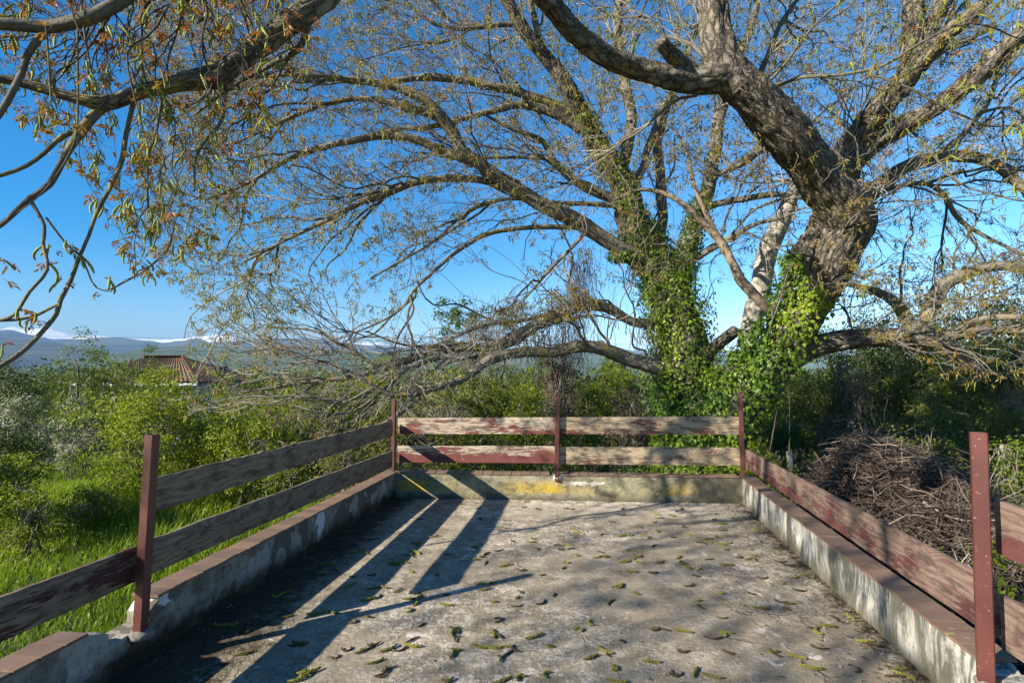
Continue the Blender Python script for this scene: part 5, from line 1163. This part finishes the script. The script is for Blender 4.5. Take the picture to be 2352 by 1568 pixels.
# ------------------------------------------------------------------ brush piles
def brush(u, v, Y, rx, ry, H, n, label, seed):
    c = at(u, v, Y); g = gz(c[0], Y); root = empty('brush_pile', (c[0], Y, g)); tag(root, label, 'brush pile', 'piles of dry cut canes')
    P = []
    for _ in range(n):
        r = math.sqrt(rng.uniform()); a = rng.uniform(0, 2 * math.pi); x, y = rx * r * math.cos(a), ry * r * math.sin(a)
        top = H * (1 - r ** 2.2) * (1 + .3 * noise.noise((x * 1.3, y * 1.3, seed))); z_ = top * rng.uniform(.45, 1.0) ** .6
        L = rng.uniform(.25, .85); b = rng.uniform(0, math.pi * 2); el = rng.normal() * .35; d = np.array([math.cos(b) * math.cos(el), math.sin(b) * math.cos(el), math.sin(el)])
        m = np.array([c[0] + x, Y + y, g + z_]); p0, p1 = m - d * L / 2, m + d * L / 2; bow = norm(np.cross(d, rng.normal(size=3))) * L * rng.uniform(.05, .3)
        t_ = np.linspace(0, 1, 7)[:, None]; P.append(p0 * (1 - t_) + p1 * t_ + bow * np.sin(np.pi * t_) + rng.normal(size=(7, 3)) * .008)
    V, Q, uv = tubes(np.array(P), np.tile(np.linspace(.0052, .0026, 7), (n, 1)) * rng.choice([.6, .8, 1.0, 1.2, 2.2], (n, 1)), 3)
    o = link('canes', mesh_data('canes', V, [Q], uv), M['cane'], root); o['kind'] = 'stuff'
t = NT('dry_cane'); t.base(t.ramp(t.island(), [(0, (.035, .026, .020)), (.5, (.085, .062, .05)), (.85, (.15, .115, .09)), (1, (.26, .21, .17))])); M['cane'] = t.m
brush(2040, 1130, 7.9, 1.5, 1.2, 1.50, 5600, 'large heap of dry brown canes beyond the right board', 1)
brush(2240, 1150, 5.9, 1.1, .9, 1.15, 2600, 'smaller heap of dry canes behind the near right post', 2)
brush(2000, 1260, 5.6, .9, .8, .45, 1200, 'low scatter of dry canes in front of the large heap', 3)
brush(2360, 1300, 4.3, .8, .7, .65, 1000, 'dry canes heaped beneath the near right boards', 4)
# wooden stake, saplings
def stick(name, pts, r0, r1, mat, label, cat, k=5, flat=None):
    P = np.array([at(*p) for p in pts]); D = catmull(np.hstack([P, np.linspace(r0, r1, len(P))[:, None]]), .12); g = gz(P[0][0], P[0][1])
    root = empty(name, P[0]); tag(root, label, cat, 'stakes and bare saplings right of the terrace'); V, Q, uv = tubes(D[None, :, :3], D[None, :, 3], k); link('stem', mesh_data('stem', V, [Q], uv), mat, root)
sk = at(1816, 1100, 8.0); V, Q = box_verts(-.035, .035, -.02, .02, -1.0, at(0, 1036, 8.0)[2]); a = Acc(); a.add(V, Q)
o = link('wooden_stake', a.mesh('wooden_stake', False), M['dead']); o.location = (sk[0], 8.0, 0); o.rotation_euler = (0, -.05, .3); tag(o, 'pale flat wooden stake standing right of the far right post', 'stake', 'stakes and bare saplings right of the terrace')
stick('bare_sapling', [(1772, 1150, 8.3), (1768, 1050, 8.3), (1778, 980, 8.3), (1785, 940, 8.3)], .012, .006, M['cane'], 'thin bare sapling nearest the far right post', 'sapling')
stick('bare_sapling', [(1815, 1150, 8.5), (1812, 1060, 8.5), (1814, 980, 8.5), (1812, 900, 8.5), (1810, 870, 8.5)], .010, .004, M['cane'], 'taller thin bare sapling left of the wooden stake', 'sapling')

# ------------------------------------------------------------------ fallen catkins on the floor
def fallen(seed, L, r, curl):
    q = np.random.default_rng(seed); n = 20; t_ = np.linspace(0, 1, n); a0 = -curl / 2; ang = a0 + curl * t_ + .25 * np.sin(t_ * 5 + seed)
    d = np.stack([np.cos(ang), np.sin(ang), .05 * np.sin(t_ * 7 + seed)], 1) * L / n; P = np.cumsum(d, 0); P -= P.mean(0); P[:, 2] += r * .9 - P[:, 2].min() * 0
    P[:, 2] = r * .85 + np.abs(P[:, 2] - r * .9) * .6
    R = r * np.sin(np.pi * np.clip(t_ * .92 + .04, 0, 1)) ** .35
    k = 8; V, Q, uv = tubes(P[None], R[None], k); V = V.reshape(n, k, 3)
    for i in range(n):
        for j in range(k):
            V[i, j] = P[i] + (V[i, j] - P[i]) * (1 + (.34 if (i + j) % 2 else -.26) + .12 * q.normal())
    V[..., 2] = np.maximum(V[..., 2], .0006)
    return mesh_data('fallen_catkin', V.reshape(-1, 3), [Q, np.array([tuple(range(k))[::-1], tuple(range((n - 1) * k, n * k))])], uv, smooth=False)
t = NT('fresh_fallen_catkin'); w = t.wpos(); t.base(t.mix(t.ramp(t.noise(w, 160, 2), [(.38, 0), (.62, 1)]), t.ramp(t.rnd(), [(0, (.085, .08, .02)), (.6, (.17, .165, .028)), (1, (.28, .27, .045))]), (.09, .085, .02))); M['fcat'] = t.m
t = NT('withered_fallen_catkin'); w = t.wpos(); t.base(t.mix(t.ramp(t.noise(w, 160, 2), [(.38, 0), (.62, 1)]), t.ramp(t.rnd(), [(0, (.035, .026, .018)), (.6, (.07, .055, .03)), (1, (.10, .09, .03))]), (.03, .022, .016))); M['wcat'] = t.m
shapes = [(.105, .0072, 1.1), (.12, .0074, 1.9), (.10, .0070, 3.2), (.12, .0072, .6), (.078, .0074, 2.2), (.12, .0068, 4.0), (.055, .0078, 1.0), (.13, .0070, 2.5)]
fm = {}
for kk in (0, 1):
    for i, (L, r, c) in enumerate(shapes):
        m_ = fallen(i + 10 * kk, L * (1 if kk == 0 else .95), r * (1 if kk == 0 else .72), c); m_.materials.append(M['fcat'] if kk == 0 else M['wcat']); fm[(kk, i)] = m_
GR = 'walnut catkins fallen on the terrace floor'
how = {0: ('gently bent', 'curved', 'strongly hooked', 'nearly straight', 'short curved', 'curled', 'short stubby', 'long arched')}
def put(u, v, ang, kk, i=None, near_word=None):
    p = floor_at(u, v)
    dl = p[0] - (-1.377 - .15 * (6.52 - p[1])); dr = (2.60 - .164 * (6.22 - p[1])) - p[0]; yb = Lc[1] + (p[0] - Lc[0]) * (Rc[1] - Lc[1]) / (Rc[0] - Lc[0])
    if dl < .06 or dr < .06 or p[1] > yb - .05: return
    i = int(rng.integers(0, 8)) if i is None else i
    ob = bpy.data.objects.new('fallen_catkin', fm[(kk, i)]); COL.objects.link(ob); fz = .010 * noise.noise((p[0] * .9, p[1] * .9, 0)) - .004
    ob.location = (p[0], p[1], fz + .001 + (near_word or 0)); ob.rotation_euler = (rng.normal() * .05, 0, ang); s = rng.uniform(.8, 1.15); ob.scale = (s, s, s)
    side = 'by the left parapet' if dl < .7 else 'by the right parapet' if dr < .6 else 'left of centre' if dl < 1.8 else 'right of centre' if dr < 1.3 else 'in the centre'
    dep = 'near the back wall' if p[1] > yb - .5 else 'far out' if p[1] > 4.6 else 'halfway' if p[1] > 3.5 else 'in front'
    tag(ob, ('%s %s catkin, %s, %s' % (how[0][i], 'yellow green' if kk == 0 else 'withered brown', side, dep)), 'catkin', GR)
z3 = lambda x, y: ((700 + x / 2.352) * .9408, (1300 + y / 2.352) * .9408)
z8 = lambda x, y: ((1500 + x / 2.351) * .9408, (1000 + y / 2.351) * .9408)
z7 = lambda x, y: ((x / 2.351) * .9408, (1000 + y / 2.351) * .9408)
# (x, y, lie of the catkin in the picture in degrees, fresh 0 / withered 1, shape)
A3 = [(850, 20, 20, 0, 7), (500, 35, 10, 1, 0), (745, 60, -5, 0, 1), (385, 115, 5, 0, 3), (430, 105, 10, 0, 4), (465, 120, -30, 1, 4), (710, 125, 30, 0, 5), (725, 135, -30, 1, 4), (930, 125, 0, 1, 2), (215, 245, 70, 0, 4), (205, 240, 10, 0, 6), (630, 175, 15, 0, 3), (620, 185, 5, 0, 1), (715, 225, -15, 0, 2), (865, 245, 60, 0, 4), (1085, 155, -15, 0, 4), (1120, 140, 0, 0, 6), (1215, 100, 5, 1, 7), (1295, 45, -30, 1, 4), (1410, 50, 10, 0, 7), (1575, 95, 0, 1, 4), (1255, 190, 20, 0, 1), (1350, 215, 15, 1, 5), (1465, 243, 10, 0, 6), (1585, 205, 40, 0, 6), (1665, 130, -20, 0, 4), (1790, 140, 10, 0, 7), (1825, 135, -10, 0, 4), (1940, 165, 5, 0, 0), (1985, 225, -15, 0, 1), (2105, 230, 0, 1, 5), (2270, 170, -45, 0, 4), (2305, 203, -25, 0, 6), (2150, 165, 10, 1, 0),
      (500, 320, 25, 0, 7), (560, 315, -20, 0, 3), (640, 335, 30, 0, 0), (520, 370, 30, 1, 7), (470, 385, 25, 0, 0), (735, 345, 0, 1, 5), (705, 380, 5, 0, 1), (765, 370, -60, 0, 4), (740, 405, 50, 0, 4), (705, 445, 60, 0, 2), (915, 355, 0, 0, 6), (910, 412, -5, 0, 3), (1110, 295, -10, 0, 0), (1140, 325, 15, 0, 7), (1185, 290, -5, 0, 4), (1340, 340, 70, 1, 2), (1325, 370, 30, 0, 6), (1325, 418, 5, 1, 0), (1195, 395, 10, 0, 6), (1465, 400, 30, 1, 1), (1535, 355, 50, 1, 4), (1900, 310, 10, 0, 0), (1920, 300, 30, 0, 4), (1858, 400, -75, 0, 1), (2010, 350, -40, 0, 4),
      (170, 465, 15, 0, 7), (270, 460, -10, 0, 1), (470, 485, -10, 0, 6), (380, 510, 20, 1, 5), (775, 525, 50, 1, 4), (960, 570, -70, 0, 7), (970, 560, 70, 1, 1), (975, 610, -65, 1, 0), (1185, 580, 60, 0, 0), (1205, 590, 80, 0, 1), (1215, 500, 60, 1, 5), (1425, 600, 20, 0, 1), (1678, 558, 80, 0, 4), (1745, 520, -60, 0, 2), (2115, 555, 20, 0, 2), (2150, 555, -15, 1, 3), (2275, 565, -20, 0, 0),
      (430, 680, 25, 0, 0), (500, 640, 10, 1, 2), (470, 655, 20, 1, 7), (590, 665, 30, 0, 1), (650, 665, 10, 1, 7), (720, 650, -10, 0, 1), (720, 615, 35, 1, 3), (510, 740, 28, 0, 3), (275, 710, 20, 1, 5), (950, 695, 60, 0, 1), (975, 675, -10, 0, 4), (1100, 655, -20, 0, 1), (1180, 660, 0, 0, 3), (1260, 655, 5, 0, 0), (1310, 670, -40, 1, 2), (1265, 700, 30, 1, 3), (1225, 725, 70, 1, 4), (1510, 655, -10, 0, 6), (1820, 680, -30, 0, 1), (1750, 720, 15, 0, 0), (1845, 700, -50, 1, 4), (1930, 625, 80, 1, 6), (2095, 742, -12, 0, 0), (1885, 780, -50, 0, 4), (2275, 685, -10, 1, 2),
      (555, 800, 30, 1, 1), (590, 780, 20, 1, 3), (540, 825, 10, 1, 0), (130, 800, 20, 0, 3), (80, 835, 30, 0, 7), (95, 810, -40, 0, 2), (1490, 815, -80, 0, 2), (1240, 850, 15, 0, 0), (1335, 835, -80, 0, 4), (925, 850, 10, 0, 4), (1900, 858, 0, 0, 3), (2240, 810, -20, 1, 5), (90, 640, 10, 1, 2), (40, 640, 30, 1, 5), (490, 245, 10, 1, 4), (380, 250, 0, 1, 2), (370, 300, 30, 0, 7), (190, 185, 10, 0, 1), (130, 210, 25, 0, 0), (270, 95, 10, 1, 0), (30, 345, 0, 0, 2)]
for (x, y, a, kk, i) in A3: u, v = z3(x, y); put(u, v, math.radians(a * 1.6) + rng.normal() * .1, kk, i, rng.uniform(0, .004))
A8 = [(45, 725, 10, 0, 0), (95, 720, 20, 0, 4), (230, 645, 0, 0, 4), (265, 620, 0, 0, 1), (370, 535, 0, 0, 3), (575, 630, 5, 0, 4), (615, 655, 0, 0, 1), (625, 690, -10, 1, 7), (540, 737, 0, 1, 3), (610, 770, -15, 0, 0), (645, 800, 5, 0, 4), (720, 843, 30, 1, 5), (650, 887, -5, 0, 1), (60, 875, 10, 0, 3), (105, 858, 5, 1, 1), (265, 880, 10, 1, 0), (388, 880, -40, 0, 4), (425, 908, -10, 0, 4), (485, 913, 15, 0, 6), (468, 950, -20, 1, 4), (100, 930, -10, 0, 0), (210, 935, 0, 1, 2), (30, 1020, 15, 0, 4), (435, 1010, 10, 1, 0), (610, 1050, -20, 0, 4), (855, 960, -5, 1, 7), (970, 995, 20, 0, 6), (1040, 960, 10, 0, 4), (1085, 945, -20, 0, 4), (1060, 1033, -15, 1, 1), (785, 1050, -30, 1, 0), (480, 1095, 5, 0, 4), (490, 1130, -40, 1, 4), (1010, 1110, 0, 0, 0), (950, 1095, -35, 1, 7), (845, 1138, -5, 0, 3), (990, 1140, 80, 1, 4), (240, 1262, 10, 1, 1), (390, 1270, -20, 0, 0), (620, 1190, -15, 1, 0), (640, 1275, -10, 0, 7), (625, 1290, 60, 0, 4), (570, 1310, -10, 1, 1), (1265, 1195, 60, 1, 4), (1365, 1185, -50, 1, 7), (1355, 1190, -60, 0, 0), (1225, 1240, -5, 0, 0), (1165, 1275, -60, 0, 4), (1150, 1250, 0, 1, 1), (400, 1385, -20, 1, 2), (215, 1450, -10, 0, 0), (650, 1395, -25, 1, 4), (920, 1400, -50, 1, 0), (905, 1385, -20, 0, 4), (1045, 1420, -20, 0, 0), (1130, 1485, -15, 0, 3), (1175, 1365, -25, 1, 1), (465, 1510, -80, 0, 0), (560, 1535, -18, 0, 3), (345, 1525, -10, 1, 5), (1400, 1500, 30, 1, 2), (1650, 1490, -30, 0, 4), (1660, 1530, -35, 0, 0), (1625, 1535, 0, 1, 3), (1490, 1345, -40, 1, 7), (1440, 1330, -10, 0, 0), (880, 700, -10, 0, 4), (340, 730, 0, 1, 4), (150, 675, -30, 1, 4), (50, 1330, 80, 1, 6), (5, 1490, 30, 0, 4), (960, 870, -10, 1, 1), (1000, 890, -20, 1, 0)]
for (x, y, a, kk, i) in A8: u, v = z8(x, y); put(u, v, math.radians(a * 1.6) + rng.normal() * .1, kk, i, rng.uniform(0, .004))
A7 = [(1600, 960, 5, 0, 7), (1650, 1050, 20, 0, 0), (1590, 1070, 0, 0, 5), (1270, 1240, 0, 0, 1), (1340, 1235, 20, 0, 4), (1420, 1270, 60, 0, 4), (1650, 1190, 20, 0, 0), (1710, 1335, 0, 0, 2), (1990, 1370, 10, 1, 5), (1560, 930, 0, 1, 0), (1880, 880, 10, 0, 1), (2010, 700, 5, 0, 3), (2050, 645, 0, 1, 4), (1000, 1360, 10, 1, 0), (1400, 1400, 20, 0, 3), (1900, 765, 0, 0, 3), (1350, 1165, 0, 1, 1)]
for (x, y, a, kk, i) in A7: u, v = z7(x, y); put(u, v, math.radians(a * 1.6), kk, i)
for _ in range(75):
    u = rng.uniform(930, 1850); v = 1142 + 150 * rng.uniform(0, 1) ** 1.3; put(u, v, rng.uniform(0, 6.28), 0 if rng.uniform() < .55 else 1)
byl = {}
for ob in COL.objects:
    if ob.get('category') == 'catkin': byl.setdefault(ob['label'], []).append(ob)
for lb, obs in byl.items():
    if len(obs) > 1:
        obs.sort(key=lambda o: o.location.x)
        for q, ob in enumerate(obs): ob['label'] = lb + ', ' + ('leftmost' if q == 0 else 'rightmost' if q == len(obs) - 1 else ('second', 'third', 'fourth', 'fifth', 'sixth', 'seventh', 'eighth', 'ninth', 'tenth')[min(8, q - 1)] + ' from left')
# crumbs and dry flakes along the walls
P = []
n = 2600; yy = rng.uniform(1.8, 6.4, n); edge = rng.uniform(0, 1, n); dd = rng.exponential(.11, n) + .01
xl = -1.377 - .15 * (6.52 - yy) + dd; xr = 2.60 - .164 * (6.22 - yy) - dd * 1.3; x = np.where(edge < .4, xl, xr); C = np.stack([x, yy, np.full(n, .006)], 1)
xb = rng.uniform(-1.3, 2.5, 500); Cb = np.stack([xb, Lc[1] + (xb - Lc[0]) * (Rc[1] - Lc[1]) / (Rc[0] - Lc[0]) - rng.exponential(.07, 500) - .01, np.full(500, .006)], 1)
xa = rng.uniform(-1.9, 2.4, 900); Ca = np.stack([xa, rng.uniform(1.8, 6.3, 900), np.full(900, .005)], 1)
C = np.vstack([C, Cb, Ca]); V, T = leaf_quads(C, .014, .6, 1.6, .6, .5)
M['litter'] = leaf_mat('leaf_litter', [(0, (.03, .022, .015)), (.6, (.09, .065, .04)), (.9, (.16, .13, .07)), (1, (.40, .36, .30))], .9, 0.0)
tag(link('leaf_litter', mesh_data('leaf_litter', V, [T], smooth=False), M['litter']), 'brown crumbs and dry litter along the foot of the parapet', 'litter', kind='stuff')

# ------------------------------------------------------------------ haze
V, Q = box_verts(-19000, 19000, -400, 14500, -60, 900)
a = Acc(); a.add(V, Q); hz = a.mesh('haze', False); hm = bpy.data.materials.new('haze_air'); hm.use_nodes = True; nt = hm.node_tree; nt.nodes.clear()
ho = nt.nodes.new('ShaderNodeOutputMaterial'); pv = nt.nodes.new('ShaderNodeVolumePrincipled'); pv.inputs['Density'].default_value = 9e-5
pv.inputs['Color'].default_value = (.42, .66, 1.0, 1); pv.inputs['Anisotropy'].default_value = -.45
nt.links.new(pv.outputs[0], ho.inputs['Volume']); hob = link('haze', hz, hm); hob['kind'] = 'stuff'
